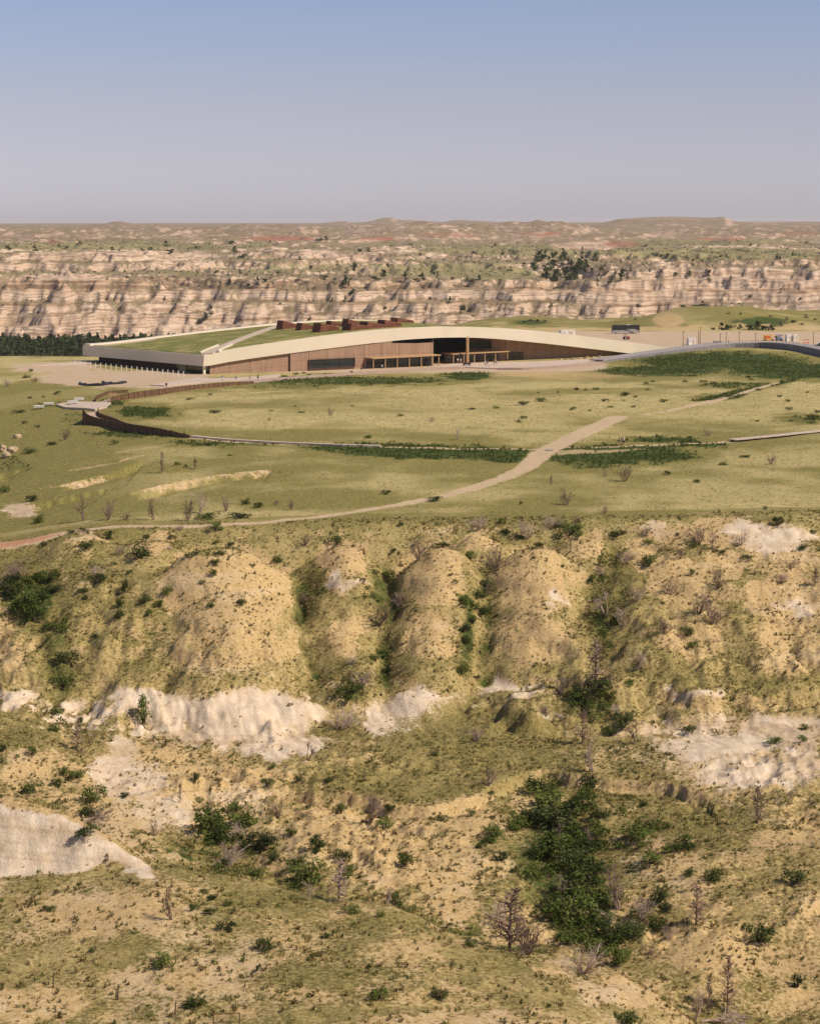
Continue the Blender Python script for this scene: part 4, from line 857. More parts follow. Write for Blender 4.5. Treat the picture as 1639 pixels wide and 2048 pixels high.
def zone(px, py, D):
    if D > 1500: return 'on the clay cliffs across the river' if py > 560 else ('on the upper cliff benches' if py > 515 else 'on the far grassy tableland')
    if D > 940: return 'on the green hill behind the lot'
    if D > 316:
        if px < 300: return 'on the grassy slope by the rusty boardwalk'
        if py < 757 and px < 1000: return 'planted before the brown facade'
        if py < 870: return 'on the pale prairie inside the boardwalk loop' if px < 1000 else ('on the pale prairie beyond the trail end' if px < 1350 else 'on the pale prairie below the grey ramp')
        return 'between the boardwalk and the dirt trail' if px < 1000 else 'on the prairie rim beyond the trail'
    if py < 1290: return ['at the head of the outer gully', 'on the largest yellow dome', 'in the gap after the largest dome', 'around the second yellow dome', 'around the third yellow dome', 'in the ravine beyond the third dome', 'on the broad domes past the ravine'][int(np.searchsorted([180, 600, 780, 925, 1180, 1320], px))]
    if py < 1545: return ['on the floor of the outer gully', 'on the white clay band', 'beside the rounded pale clay foot', 'on the green meadow', 'in the ravine mouth by the meadow', 'on the pale clay slope past the meadow'][int(np.searchsorted([240, 640, 800, 1080, 1320], px))]
    if D < 196: return ['on the near hill below the white bluff', 'on the near hill crest'][int(px > 560)]
    return ['among the sandy knobs', 'in the hollow behind the near hill', 'on the broken bank below the meadow', 'on the eroded ridges beside the thicket', 'in the big gully thicket', 'on the lower slope past the thicket'][int(np.searchsorted([360, 600, 800, 1020, 1330], px))]
PLANTS = []
def plant(px, py, w, h, kind, dmin=140, col='green'):
    q = hit(px, py, dmin)
    if q is None: return
    PLANTS.append(dict(px=px, py=py, w=w, h=h, kind=kind, q=q, col=col, k=q.y / F))
SH = """65 1002 26 18|78 1045 30 22|172 1097 40 20|220 1080 24 26|88 1092 16 10|165 1062 20 9|142 1066 20 9|280 1115 50 38|293 1078 18 14|345 1077 20 12|430 1060 36 22|433 1087 16 9|462 1092 18 12|440 1110 28 16|430 1130 20 20|425 1152 20 20|378 1117 20 13|390 1110 14 10|406 1167 14 12|336 1187 28 22|290 1205 30 22|318 1215 26 20|300 1230 20 16|422 1215 22 13|482 1210 22 19|555 1123 24 16|505 1133 14 10|650 1184 22 15|725 1163 16 10|775 1162 28 28|735 1178 14 10|672 1085 44 24|787 1104 14 12|800 1051 16 10|200 1165 32 24|250 1185 24 30|240 1215 22 26|240 1236 26 24|165 1185 24 16|170 1200 16 14|260 1148 16 11|228 1130 14 9|517 1015 24 16|492 1008 24 16|480 1035 50 14|420 1037 60 14|772 988 22 11|230 888 20 11|103 890 24 10|60 905 40 12|10 985 30 20|355 930 18 10|371 935 12 8|418 892 12 9|737 876 24 8|460 912 12 6|20 1190 64 36|50 1215 60 40|70 1242 44 30|100 1160 44 24|112 1182 36 20|30 1165 40 22|85 1200 40 24
871 1003 36 14|1041 1009 10 9|1334 950 20 11|1391 965 20 10|1444 930 22 9|1489 915 24 8|1004 1045 20 12|1140 1070 60 30|1120 1055 30 18|1234 1072 40 16|1296 1088 20 18|1297 1132 34 34|1381 1150 18 18|1554 1052 26 26|1529 1036 10 8|1626 1067 16 12|1606 1098 24 14|1066 1118 9 10|1124 1135 12 9|941 1120 32 24|884 1092 38 10|1076 1092 28 10|1011 1066 22 16|1039 1077 18 12|1389 1092 22 10|1439 1105 26 8|1494 1117 28 10|899 1152 9 8|961 1228 44 26|931 1262 30 22|930 1288 22 22|1229 1252 22 34|1184 1163 24 18|1204 1240 30 24|960 1195 34 24|970 1170 22 18|943 1245 26 20
135 1328 58 34|125 1370 50 20|62 1232 50 40|98 1278 16 12|190 1276 18 13|75 1305 10 7|7 1502 24 20|65 1510 30 22|160 1443 18 14|107 1462 30 18|155 1556 36 24|132 1547 24 18|110 1572 30 18|65 1587 44 30|185 1605 60 46|178 1634 56 34|250 1594 22 15|390 1562 22 24|535 1572 34 20|400 1605 20 14|598 1562 20 16|547 1535 16 12|657 1564 24 13|612 1620 14 12|682 1627 28 26|768 1656 42 24|415 1660 80 64|490 1650 60 44|538 1688 40 26|635 1692 36 30|692 1397 50 36|750 1322 24 18|770 1347 20 16|765 1312 36 24|715 1380 36 24|778 1620 30 18|367 1350 14 10|440 1690 70 50|470 1625 40 30
926 1348 30 36|951 1358 18 12|1226 1252 20 30|1386 1297 30 20|1374 1270 30 22|1196 1388 60 50|1150 1393 36 24|1216 1398 22 18|1262 1370 30 14|1246 1452 50 38|1219 1471 34 24|867 1511 22 12|1179 1574 54 36|981 1589 20 12|1079 1582 80 34|1089 1622 110 52|1159 1622 70 46|1119 1658 110 60|1199 1637 50 30|1254 1595 24 12|1284 1612 24 12|884 1643 30 18|941 1632 22 18|986 1637 14 10|986 1682 50 34|1334 1657 18 18|1549 1487 40 16|1609 1458 30 12|1604 1482 28 14|1374 1458 50 14|1019 1392 9 7
98 1822 32 18|315 1737 16 10|452 1860 44 24|420 1829 30 18|455 1812 24 16|408 1785 26 12|425 1798 24 12|384 1822 22 22|527 1902 52 30|325 1932 56 28|185 1904 16 14|392 2014 56 32|757 1998 42 36|650 1877 24 14|518 1942 16 18|702 1827 42 22|762 1832 24 13|620 1762 80 54|685 1722 44 34|700 1752 40 28|635 1702 40 30|582 1672 30 20|510 1702 80 52|545 1720 40 26|515 1752 40 24|810 1732 40 40|788 1812 34 34|172 1672 50 26|590 1740 50 34
941 1894 30 20|879 1997 38 28|1249 2046 60 24|901 1852 14 9|1516 1882 68 40|1594 1764 56 36|1429 1759 46 28|1319 1804 46 42|1379 1754 28 20|1594 1974 32 34|1302 1727 60 30|1269 1677 90 36|1364 1697 60 28|1099 1652 90 50|1119 1717 110 60|1169 1767 100 60|1139 1842 100 60|1099 1822 60 44|1129 1884 60 32|1229 1882 100 52|1234 1928 60 50|1269 1872 60 34|1314 1857 50 28|1199 1852 60 36|1069 1717 50 34|1029 1747 24 20|1002 1722 36 26|962 1697 28 18|984 1672 44 30|1329 1822 40 24|1140 1790 90 54|1180 1700 70 40|1195 1905 60 34|1150 1740 80 50
1046 810 24 10|1080 803 24 12|991 817 20 8|944 819 18 6|1046 837 18 8|1036 845 14 7|1145 820 18 8|1153 780 16 7|1171 781 12 6|1191 779 14 6|1247 792 24 11|1210 803 20 7|1245 802 10 4|1221 815 14 6|1076 786 8 4|1115 785 8 4|1180 822 10 5|1327 804 22 8|1291 769 14 7|1304 764 10 5|1368 764 14 6|1406 765 18 8|1428 767 10 5|1494 757 14 8|1589 762 20 9|1562 765 10 8|1516 781 16 7|1558 794 12 7|1573 804 16 8|1577 820 18 8|1624 838 30 11|1635 825 16 8|1614 785 10 5|1513 843 12 5|1266 815 14 6|1295 780 14 4|1270 795 12 5|1455 793 40 13|1414 799 34 9|1430 797 30 10|1470 788 26 11|1638 754 16 8|430 826 26 8|602 826 16 5|800 832 18 7|590 813 10 4|542 822 12 3|704 813 8 4|115 789 20 9|63 743 14 8|54 756 20 9|60 797 10 6|87 795 8 5|50 847 14 7|75 856 12 8|40 825 30 8|592 749 16 6|569 755 18 8|619 752 12 6|650 750 10 5|661 750 10 5|702 745 10 5|745 746 8 5|783 744 10 5|608 747 10 5|1500 760 14 5|380 800 18 6|420 790 12 5"""
for q in SH.replace('\n', '|').split('|'):
    a = [float(v) for v in q.split()]; plant(*a, 'shrub', 140 if a[1] > 1040 else 318)
plant(287, 1449, 30, 62, 'juniper')
DE = """167 1042 44 66 tree|215 1040 34 48 bush|308 1040 40 46 tree|375 1042 34 54 bush|400 1028 44 55 tree w|323 946 20 42 snag|390 938 16 24 snag|452 1022 24 36 bush|582 1020 16 28 bush|250 1040 24 18 bush|552 1010 16 12 bush|132 880 26 26 bush|33 1160 50 50 bush|197 1160 34 36 bush w|240 1105 30 16 bush w|610 1090 30 30 bush|607 1205 24 22 bush|755 1252 60 52 bush|800 1212 46 34 bush|839 1118 56 50 bush|957 1060 40 36 bush w|1054 1077 40 46 bush w|991 1140 60 58 bush|969 1192 36 40 bush|1101 1055 40 28 bush w|1151 1045 20 16 bush|1209 1038 20 22 bush|1134 1010 34 36 bush|1249 963 32 42 bush|1211 953 14 18 bush w|1101 970 10 20 snag|1539 928 24 26 bush|1414 872 20 18 bush|1254 1125 44 26 bush w|1396 1087 34 40 bush w|1424 1102 26 44 tree w|1291 1072 26 30 bush w|1361 1117 22 28 bush|1436 1174 30 46 bush|1396 1227 50 60 bush|1427 1247 46 52 bush|1577 1137 50 22 bush|1629 1172 24 40 snag|1204 1152 26 30 bush w|1209 1232 60 60 tree w|1274 1202 40 36 bush w|155 1502 40 60 snag|677 1460 76 52 bush w|617 1522 40 50 tree|725 1377 60 46 bush w|740 1642 84 68 tree w|312 1672 24 40 bush|360 1607 12 42 snag|555 1637 40 50 bush|470 1682 44 44 bush w|190 1648 60 34 fallen w|1190 1382 76 104 snag|1121 1390 36 46 bush w|1274 1338 60 42 tree w|1164 1487 44 70 snag|1271 1487 50 62 tree|951 1482 44 36 bush w|1184 1542 50 62 tree w|974 1572 44 44 bush w|1514 1647 44 78 snag|1091 1432 30 24 bush|1121 1438 44 18 fallen w|1234 1427 30 24 bush w|1119 1678 24 40 tree w|1489 1667 8 30 snag|343 1840 60 72 tree|452 1734 76 54 bush w|617 1802 30 50 tree w|678 1802 60 82 snag w|772 1810 32 42 tree w|1019 1902 90 130 snag|1054 1908 90 84 bush|1164 1944 96 64 bush w|1237 1818 80 92 tree w|1109 1792 60 42 tree w|1284 1840 50 52 bush w|1391 1852 56 82 snag|1389 2042 60 72 tree w|1416 2028 30 84 snag|1454 2018 54 112 snag|1440 2042 90 26 fallen w|1179 1692 24 40 tree w|1302 1912 20 24 bush|1209 1847 40 16 fallen w|662 831 16 22 bush|863 842 18 12 bush w|538 842 10 10 bush|15 773 20 18 bush w|68 765 16 14 bush|915 880 14 28 bush w|340 1100 16 12 bush w|1480 1090 34 30 bush w|1340 1190 36 34 bush|1240 1250 40 40 bush w|1560 1165 30 26 bush w|1330 1265 40 32 bush|700 1330 30 26 bush w|1000 1850 60 60 bush w|1340 1880 30 36 bush w|360 1060 20 14 bush w"""
for q in DE.split('|'):
    a = q.split(); v = [float(x) for x in a[:4]]; plant(*v, a[4], 140 if v[1] > 1040 else 318, 'wood' if len(a) > 5 else 'brown')
FT_ = """17 501 14 14|70 501 18 10|57 560 10 10|118 495 16 6|132 496 14 6|470 506 16 14|487 517 20 14|460 571 10 12|495 572 10 8|515 571 14 16|530 566 16 14|440 567 8 6|692 571 24 26|708 543 22 16|650 557 20 10|670 569 14 12|778 536 14 14|765 553 24 14|750 561 24 12|810 561 16 16|622 536 8 8|675 531 10 8|718 504 12 10|737 504 12 8|640 481 18 7|652 480 16 7|340 506 20 12|332 493 20 10|460 488 24 10|665 603 8 8|705 589 14 16|690 604 10 12|770 619 8 10|422 629 14 16|255 557 10 8|410 641 18 16|398 648 12 10|760 513 6 6|1129 513 12 14|1164 507 10 12|1150 509 8 8|1189 521 18 14|946 507 10 7|964 517 8 7|1004 510 10 8|1026 509 6 6|1091 503 10 7|1083 503 8 5|1321 513 10 6|1334 513 10 6|1346 515 8 8|1451 513 7 7|1428 514 5 5|1440 514 5 5|1554 518 14 10|1584 512 8 8|1590 511 6 6|1384 531 18 12|1246 556 18 30|1240 562 12 16|864 549 14 12|844 559 20 12|832 562 14 8|874 556 8 8|904 559 10 8|934 563 14 8|944 564 16 10|958 560 16 9|1414 546 14 10|1416 561 12 12|1321 546 8 10|1299 545 8 8|1379 549 18 10|899 606 12 12|926 621 14 16|920 628 10 12|946 635 8 8|1101 614 10 8|1276 612 14 6|1201 627 8 8|1394 615 20 8|1404 612 16 9|1364 615 18 8|1574 499 6 5|1229 519 6 5|600 520 12 7|555 548 12 8|480 548 12 8|430 546 16 9|250 545 8 6|215 560 8 6|840 512 12 6|855 518 10 6|1020 542 12 8|1048 530 10 8|1260 543 8 7|1350 550 10 8|1460 560 9 8|1500 596 9 9|1560 585 8 8|1600 600 9 8|300 500 20 6|285 501 14 6|225 500 18 6|395 497 14 7|540 486 10 5|820 490 12 5|990 492 10 5|1290 493 12 5|1500 492 10 5|1610 486 9 5|160 487 14 5|560 610 8 7|330 600 8 7|620 640 9 8|240 620 8 7|860 600 9 9"""
for q in FT_.split('|'):
    a = [float(v) for v in q.split()]; plant(*a, 'far', 1960)
_r = random.Random(5)
for i in range(46):      # wooded draw in the cliffs
    a = _r.uniform(0, 6.28); R = math.sqrt(_r.random()); plant(1116 + 56 * R * math.cos(a) + 6 * math.sin(a), 538 + 25 * R * math.sin(a), _r.uniform(13, 22), _r.uniform(12, 19), 'far', 1960)
for i in range(14): plant(_r.uniform(1180, 1240), _r.uniform(535, 575), _r.uniform(7, 12), _r.uniform(6, 11), 'far', 1960)
for (x, y, w, h) in [(1442, 669, 22, 13), (1462, 669, 24, 16), (1478, 658, 16, 10), (1498, 677, 24, 14), (1514, 677, 30, 17), (1532, 677, 24, 14), (1452, 662, 16, 10), (1425, 668, 14, 8), (1540, 672, 16, 10), (1545, 660, 12, 7), (1560, 652, 14, 7), (1585, 645, 16, 7), (1572, 640, 12, 6), (1600, 650, 14, 6), (1520, 648, 12, 5), (1500, 652, 10, 5), (1480, 630, 10, 5), (1455, 628, 8, 4), (1610, 636, 14, 6), (1540, 634, 10, 5), (1060, 643, 14, 5), (1048, 645, 12, 5), (1074, 644, 14, 5), (1090, 643, 10, 4), (1270, 640, 10, 4), (1630, 640, 12, 5)]:
    plant(x, y, w, h, 'far', 940)

def make_plants():
    seen = {}
    for p in PLANTS:
        p['zone'] = zone(p['px'], p['py'], p['q'].y); p['noun'] = {'shrub': 'dark green shrub', 'juniper': 'tall narrow green juniper', 'far': 'small dark green tree', 'bush': 'leafless twiggy bush', 'tree': 'bare spreading dead tree', 'snag': 'dead upright snag', 'fallen': 'fallen dead branches'}[p['kind']]
        if p['kind'] not in ('shrub', 'juniper', 'far'): p['noun'] = ('pale ' if p['col'] == 'wood' else 'brown ') + p['noun']
        if p['kind'] == 'far' and p['q'].y < 1500: p['noun'] = 'low dark green bush'
        seen.setdefault((p['noun'], p['zone']), []).append(p)
    for (noun, zn), L_ in seen.items():
        L_.sort(key=lambda q: q['px'])
        for i, p in enumerate(L_):
            lab = noun + ' ' + zn
            if len(L_) > 1: lab += ', ' + (ordinal(i) + ' from the left' if i else 'leftmost')
            p['label'] = lab
    for i, p in enumerate(PLANTS):
        k = p['k']; w = p['w'] * k; h = p['h'] * k; rz = (i * 2.399) % 6.283; q = p['q']; kd = p['kind']
        if kd in ('shrub', 'juniper', 'far'):
            grp = {'shrub': 'green shrubs scattered over the badlands', 'juniper': None, 'far': 'trees dotted over the far cliffs' if q.y > 1500 else 'bushes on the green hill'}[kd]
            me = {'shrub': FOL, 'juniper': JUN, 'far': FAR}[kd][i % (4 if kd == 'juniper' else 6)]; mat = ML['green'] if kd == 'shrub' and i % 4 else ML['dark']
            if kd == 'juniper': mat = ML['green']
            small = p['w'] < 22 or kd == 'far'
            sc_ = (w * 1.12, w * 1.05, h * 1.15) if kd != 'juniper' else (w * 1.6, w * 1.6, h * 1.05)
            name = {'shrub': 'shrub', 'juniper': 'juniper_tree', 'far': 'far_tree'}[kd]
            if small: o = obj(name, me, None, mat); o.scale = sc_; o.location = q - UZ * 0.03; o.rotation_euler = (0, 0, rz); tagk(o, None, p['label'], 'tree' if kd == 'far' and q.y > 1500 else 'shrub', grp)
            else:
                e = empty(name, p['label'], 'tree' if kd == 'juniper' else 'shrub', q - UZ * 0.03, rz, grp); e.scale = sc_
                obj('crown' if kd == 'juniper' else 'foliage', me, e, mat); obj('trunk' if kd == 'juniper' else 'stem', STM[i % 3], e, ML['stem'])
        else:
            tk, tw = DEAD[kd][i % 4]; mat = ML[p['col']]; nm = {'bush': 'bare_bush', 'tree': 'dead_tree', 'snag': 'dead_snag', 'fallen': 'fallen_branches'}[kd]
            e = empty(nm, p['label'], 'dead tree' if kd in ('tree', 'snag') else ('bare bush' if kd == 'bush' else 'branches'), q - UZ * 0.03, rz, 'leafless trees and bushes killed by fire')
            e.scale = (w * (1.0 if kd != 'snag' else 1.5), w * (1.0 if kd != 'snag' else 1.5), h * (1.0 if kd == 'snag' else 0.95)) if kd != 'fallen' else (w, w, max(h, 1.0) * 1.6)
            if kd == 'fallen': e.rotation_euler = (0, 0, (i % 3 - 1) * 0.5)
            obj('trunk', tk, e, mat); obj('twigs', tw, e, mat)
make_plants()

# ---- uncountable low growth: instanced over points
def tuft_mesh(name, seed, n, spread, hgt, wid):
    r = random.Random(seed); vs = []; fs = []
    for i in range(n):
        a = r.uniform(0, 6.28); R = spread * math.sqrt(r.random()); b = Vector((R * math.cos(a), R * math.sin(a), -0.03)); t = Vector((R * 1.7 * math.cos(a) + r.gauss(0, .05), R * 1.7 * math.sin(a) + r.gauss(0, .05), hgt * r.uniform(.55, 1.1)))
        s = Vector((-math.sin(a + r.gauss(0, .8)), math.cos(a + r.gauss(0, .8)), 0)) * wid * r.uniform(.6, 1.2); k = len(vs); m_ = b.lerp(t, 0.55); vs += [b - s * .6, b + s * .6, m_ + s, t, m_ - s]; fs.append((k, k + 1, k + 2, k + 3, k + 4))
    me = bpy.data.meshes.new(name); me.from_pydata([tuple(v) for v in vs], [], fs); return me
def tuft_mat(name, a, b):
    n = Nt(name); r = n.objrand(); p = n.pos(); f = n.noise(p, 0.35, 3); c = n.mix(n.math('ADD', n.math('MULTIPLY', r, 0.6), n.math('MULTIPLY', f, 0.4)), a, b); return n.bsdf(c, 0.85, spec=0.1, trans=0.2)
def scatter(name, label, me, mat, P, S):
    me.materials.append(mat); src = bpy.data.objects.new(name + '_source', me)
    pm = bpy.data.meshes.new(name); pm.vertices.add(len(P)); pm.vertices.foreach_set('co', np.asarray(P, np.float32).reshape(-1))
    at = pm.attributes.new('sz', 'FLOAT', 'POINT'); at.data.foreach_set('value', np.asarray(S, np.float32)); rt = pm.attributes.new('rz', 'FLOAT', 'POINT'); rt.data.foreach_set('value', rng.uniform(0, 6.28, len(P)).astype(np.float32))
    o = bpy.data.objects.new(name, pm); C.objects.link(o); tagk(o, 'stuff', label)
    ng = bpy.data.node_groups.new(name, 'GeometryNodeTree'); ng.interface.new_socket('Geometry', in_out='INPUT', socket_type='NodeSocketGeometry'); ng.interface.new_socket('Geometry', in_out='OUTPUT', socket_type='NodeSocketGeometry')
    gi = ng.nodes.new('NodeGroupInput'); go = ng.nodes.new('NodeGroupOutput'); ip = ng.nodes.new('GeometryNodeInstanceOnPoints'); oi = ng.nodes.new('GeometryNodeObjectInfo'); oi.inputs['Object'].default_value = src; oi.inputs['As Instance'].default_value = True
    sz = ng.nodes.new('GeometryNodeInputNamedAttribute'); sz.data_type = 'FLOAT'; sz.inputs[0].default_value = 'sz'; rz = ng.nodes.new('GeometryNodeInputNamedAttribute'); rz.data_type = 'FLOAT'; rz.inputs[0].default_value = 'rz'
    cv = ng.nodes.new('ShaderNodeCombineXYZ'); lk = ng.links.new
    lk(gi.outputs[0], ip.inputs['Points']); lk(oi.outputs['Geometry'], ip.inputs['Instance']); lk(sz.outputs['Attribute'], ip.inputs['Scale']); lk(rz.outputs['Attribute'], cv.inputs[2]); lk(cv.outputs[0], ip.inputs['Rotation']); lk(ip.outputs[0], go.inputs[0])
    md = o.modifiers.new('scatter', 'NODES'); md.node_group = ng
    return o
def sample(n, d0, d1, weight, umax=0.226):
    D = np.sqrt(rng.uniform(d0 * d0, d1 * d1, n)); u = rng.uniform(-umax, umax, n)
    i = np.clip(np.searchsorted(ROWS, D) - 1, 0, NR - 2); j = np.clip(np.searchsorted(UCOL, u) - 1, 0, NC - 2)
    b = (D - ROWS[i]) / (ROWS[i + 1] - ROWS[i]); a = (u - UCOL[j]) / (UCOL[j + 1] - UCOL[j])
    def bl(A): return (A[i, j] * (1 - a) + A[i, j + 1] * a) * (1 - b) + (A[i + 1, j] * (1 - a) + A[i + 1, j + 1] * a) * b
    keep = rng.random(n) < bl(weight); P = np.stack([u * D, D, bl(GZ)], 1)[keep]; return P
clump = np.clip(0.5 + 1.4 * fbm(GX / 5, GY / 5, 4, 301), 0, 1)
notr = (1 - sstep(0.1, 0.4, trail)) * (1 - sstep(0.3, 0.6, gravel))
P = sample(90000, 150, 316, notr * np.where(GY < 198, 0.5, 1.0) * (1 - 0.85 * sstep(0.35, 0.7, white)) * (0.08 + 0.7 * clump) * (1 - 0.75 * sstep(0.3, 0.8, bare)))
scatter('dry_grass_tufts', 'straw coloured grass tufts over the clay slopes', tuft_mesh('dry_tuft', 1, 12, 0.12, 0.22, 0.035), tuft_mat('dry_blade', (0.32, 0.25, 0.10), (0.58, 0.46, 0.22)), P, rng.uniform(0.6, 1.3, len(P)))
P = sample(60000, 150, 316, notr * np.where(GY < 198, 0.35, 1.0) * np.clip(0.02 + green * 1.2, 0, 0.8) * (1 - sstep(0.3, 0.6, white)) * (1 - 0.8 * sstep(0.4, 0.8, bare)) * clump)
scatter('green_grass_tufts', 'fresh green grass tufts in the hollows', tuft_mesh('green_tuft', 2, 14, 0.16, 0.25, 0.045), tuft_mat('green_blade', (0.085, 0.10, 0.024), (0.24, 0.23, 0.07)), P, rng.uniform(0.6, 1.4, len(P)))
P = sample(48000, 150, 316, notr * (1 - 0.9 * sstep(0.4, 0.8, white)) * np.clip(0.16 + 0.84 * sstep(0.45, 0.8, clump), 0, 1) * (0.2 + 0.6 * bare))
scatter('sage_clumps', 'small dark sage clumps speckling the clay', foliage_mesh('sage_clump', 3, 60, 0.24), tuft_mat('sage_tuft', (0.06, 0.042, 0.012), (0.20, 0.15, 0.06)), P, 0.15 + 0.5 * rng.random(len(P)) ** 4)
P = sample(300000, 318, 765, notr * sstep(0.5, 0.85, green) * (0.25 + 0.6 * clump) * np.where(GY > 580, 0.6, 1.0) * np.clip(0.8 + 1.3 * fbm(GX / 16, GY / 16, 3, 311), 0.3, 1))
scatter('green_ground_cover', 'dark green low growth beside the walks', foliage_mesh('low_clump', 4, 44, 0.28), tuft_mat('low_leaf', (0.05, 0.072, 0.016), (0.14, 0.165, 0.042)), P, rng.uniform(0.3, 0.7, len(P)))
P = sample(30000, 316, 560, notr * (1 - sstep(0.55, 0.8, green)) * (0.1 + 0.6 * clump))
scatter('prairie_grass_tufts', 'pale grass tufts across the prairie', tuft_mesh('prairie_tuft', 5, 10, 0.2, 0.22, 0.06), tuft_mat('prairie_blade', (0.40, 0.32, 0.135), (0.66, 0.54, 0.27)), P, rng.uniform(0.5, 1.0, len(P)))
gv_ = np.zeros_like(GX); ell(gv_, [(1110, 1700, 90, 120, .9), (1180, 1850, 90, 70, .9), (930, 1240, 18, 110, .7), (120, 1330, 24, 110, .6), (60, 1200, 60, 50, .8), (1200, 1230, 24, 110, .5), (450, 1680, 50, 55, .8), (1190, 1400, 50, 24, .7), (770, 1190, 24, 50, .5), (1280, 1680, 90, 40, .5)], dlim=(190, 316))
P = sample(60000, 190, 316, gv_ * sstep(0.45, 0.75, clump) * 0.6)
scatter('gully_undergrowth', 'dense green undergrowth in the gully bottoms', foliage_mesh('undergrowth_clump', 6, 70, 0.2), tuft_mat('undergrowth_leaf', (0.048, 0.07, 0.012), (0.15, 0.185, 0.04)), P, rng.uniform(0.6, 1.6, len(P)))
w_ = np.where((GY > 1250) & (GY < 1960) & (GPX < 700), 1.0, 0.0)
P = sample(9000, 1250, 1960, w_, 0.23)
scatter('riverside_wood', 'dark green cottonwood belt along the river below the cliffs', foliage_mesh('river_tree', 8, 110, 0.22), tuft_mat('river_leaf', (0.024, 0.036, 0.012), (0.07, 0.085, 0.03)), P, 5 + 13 * rng.random(len(P)) ** 2)
fw = np.where(GY > 1980, np.clip(cveg * 0.5 - 0.1, 0, 0.3) * (GY < 3600), 0)
P = sample(15000, 1985, 3600, fw); scatter('cliff_scrub', 'dark scrub speckling the far cliff benches', foliage_mesh('scrub', 9, 24, 0.34), tuft_mat('scrub_leaf', (0.03, 0.034, 0.014), (0.10, 0.088, 0.045)), P, rng.uniform(1.2, 3.4, len(P)))

# ------------------------------------------------------------------ walks, railings, ramp
def wpt(px, py, D=None, dmin=318):
    if D is None: return hit(px, py, dmin)
    return Vector(pt(px, py, D))
def resample(P, step):
    P = [Vector(p) for p in P]; Ls = [0.0]
    for a, b in zip(P[:-1], P[1:]): Ls.append(Ls[-1] + (b.xy - a.xy).length)
    n = max(2, int(round(Ls[-1] / step))); out = []
    ds = [Ls[-1] * i / n for i in range(n + 1)]
    cs = [pchip(np.array(Ls), np.array([p[k] for p in P]), np.array(ds)) for k in range(3)]
    return [Vector((float(cs[0][i]), float(cs[1][i]), float(cs[2][i]))) for i in range(n + 1)]
def rail(name, label, ctrl, bay, mat, dmin=318, post=0.16, over=0.15):
    B = []; T = []
    for px, pyt, pyb in ctrl:
        q = hit(px, pyb, dmin); B.append(q); T.append(Vector((q.x, q.y, max(CAMZ - (pyt - HY) / F * q.y, q.z + 0.3))))
    B2 = resample([Vector((b.x, b.y, b.z)) for b in B], bay); T2 = resample([Vector((b.x, b.y, t.z)) for b, t in zip(B, T)], bay)
    r_ = empty(name, label, 'railing', B2[0]); off = B2[0]
    for i in range(len(B2)):
        b, t = B2[i] - off, T2[i] - off
        MB().box(((b.x + t.x) / 2, (b.y + t.y) / 2, (b.z - 0.4 + t.z + over) / 2), (post, post, t.z - b.z + 0.4 + over)).build('post', M['rustdark'], r_)
        if i == len(B2) - 1: break
        b2, t2 = B2[i + 1] - off, T2[i + 1] - off; d = (b2 - b); d.z = 0; d.normalize(); g = d * (post / 2 + 0.03); n = Vector((-d.y, d.x, 0)) * 0.04
        fr = [b + g - UZ * 0.3, b2 - g - UZ * 0.3, t2 - g - UZ * 0.06, t + g - UZ * 0.06]
        MB().prism([p - n for p in fr], [p + n for p in fr]).build('panel', mat, r_)
        MB().tube([t + g, t2 - g], 0.06, 5).build('top_bar', M['rustdark'], r_)
    return B2, T2
def ribbon(name, label, P, width, mat, thick=0.35, cat='boardwalk', side=1, kind=None):
    """deck running along P (top edge on its near side), widening away from it"""
    r_ = empty(name, label, cat, P[0]); top = []; 
    N = []
    for i, p in enumerate(P):
        d = P[min(i + 1, len(P) - 1)] - P[max(i - 1, 0)]; d.z = 0; d.normalize(); N.append(Vector((-d.y, d.x, 0)) * width * side)
    mb = MB(); A = [p - P[0] for p in P]; B = [p - P[0] + n for p, n in zip(P, N)]
    for i in range(len(P) - 1):
        q = [A[i], A[i + 1], B[i + 1], B[i]]; k = len(mb.v); mb.v += [tuple(v) for v in q] + [tuple(v - UZ * thick) for v in q]
        mb.f += [(k, k + 1, k + 2, k + 3), (k, k + 4, k + 5, k + 1), (k + 3, k + 2, k + 6, k + 7)]
    k = len(mb.v) - 8; mb.f += [(0, 3, 7, 4), (k + 1, k + 5, k + 6, k + 2)]
    mb.build('deck', mat, r_); return r_, A, N
OUT = [(166, 817, 848), (172, 827, 850), (188, 834, 850), (205, 839, 852), (243, 846, 862), (280, 851, 867), (318, 857, 871), (350, 864, 874), (379, 871, 876)]
B2, T2 = rail('boardwalk_railing', 'dark rusty panel railing curving down the outside of the boardwalk loop', OUT, 1.9, M['rust'])
INN = [(197, 816, 824), (197, 825, 832), (206, 829, 836), (218, 833, 839), (241, 842, 848), (262, 849, 853)]
B3, T3 = rail('boardwalk_railing', 'short inner rusty railing on the bend of the boardwalk loop', INN, 1.9, M['rust'])
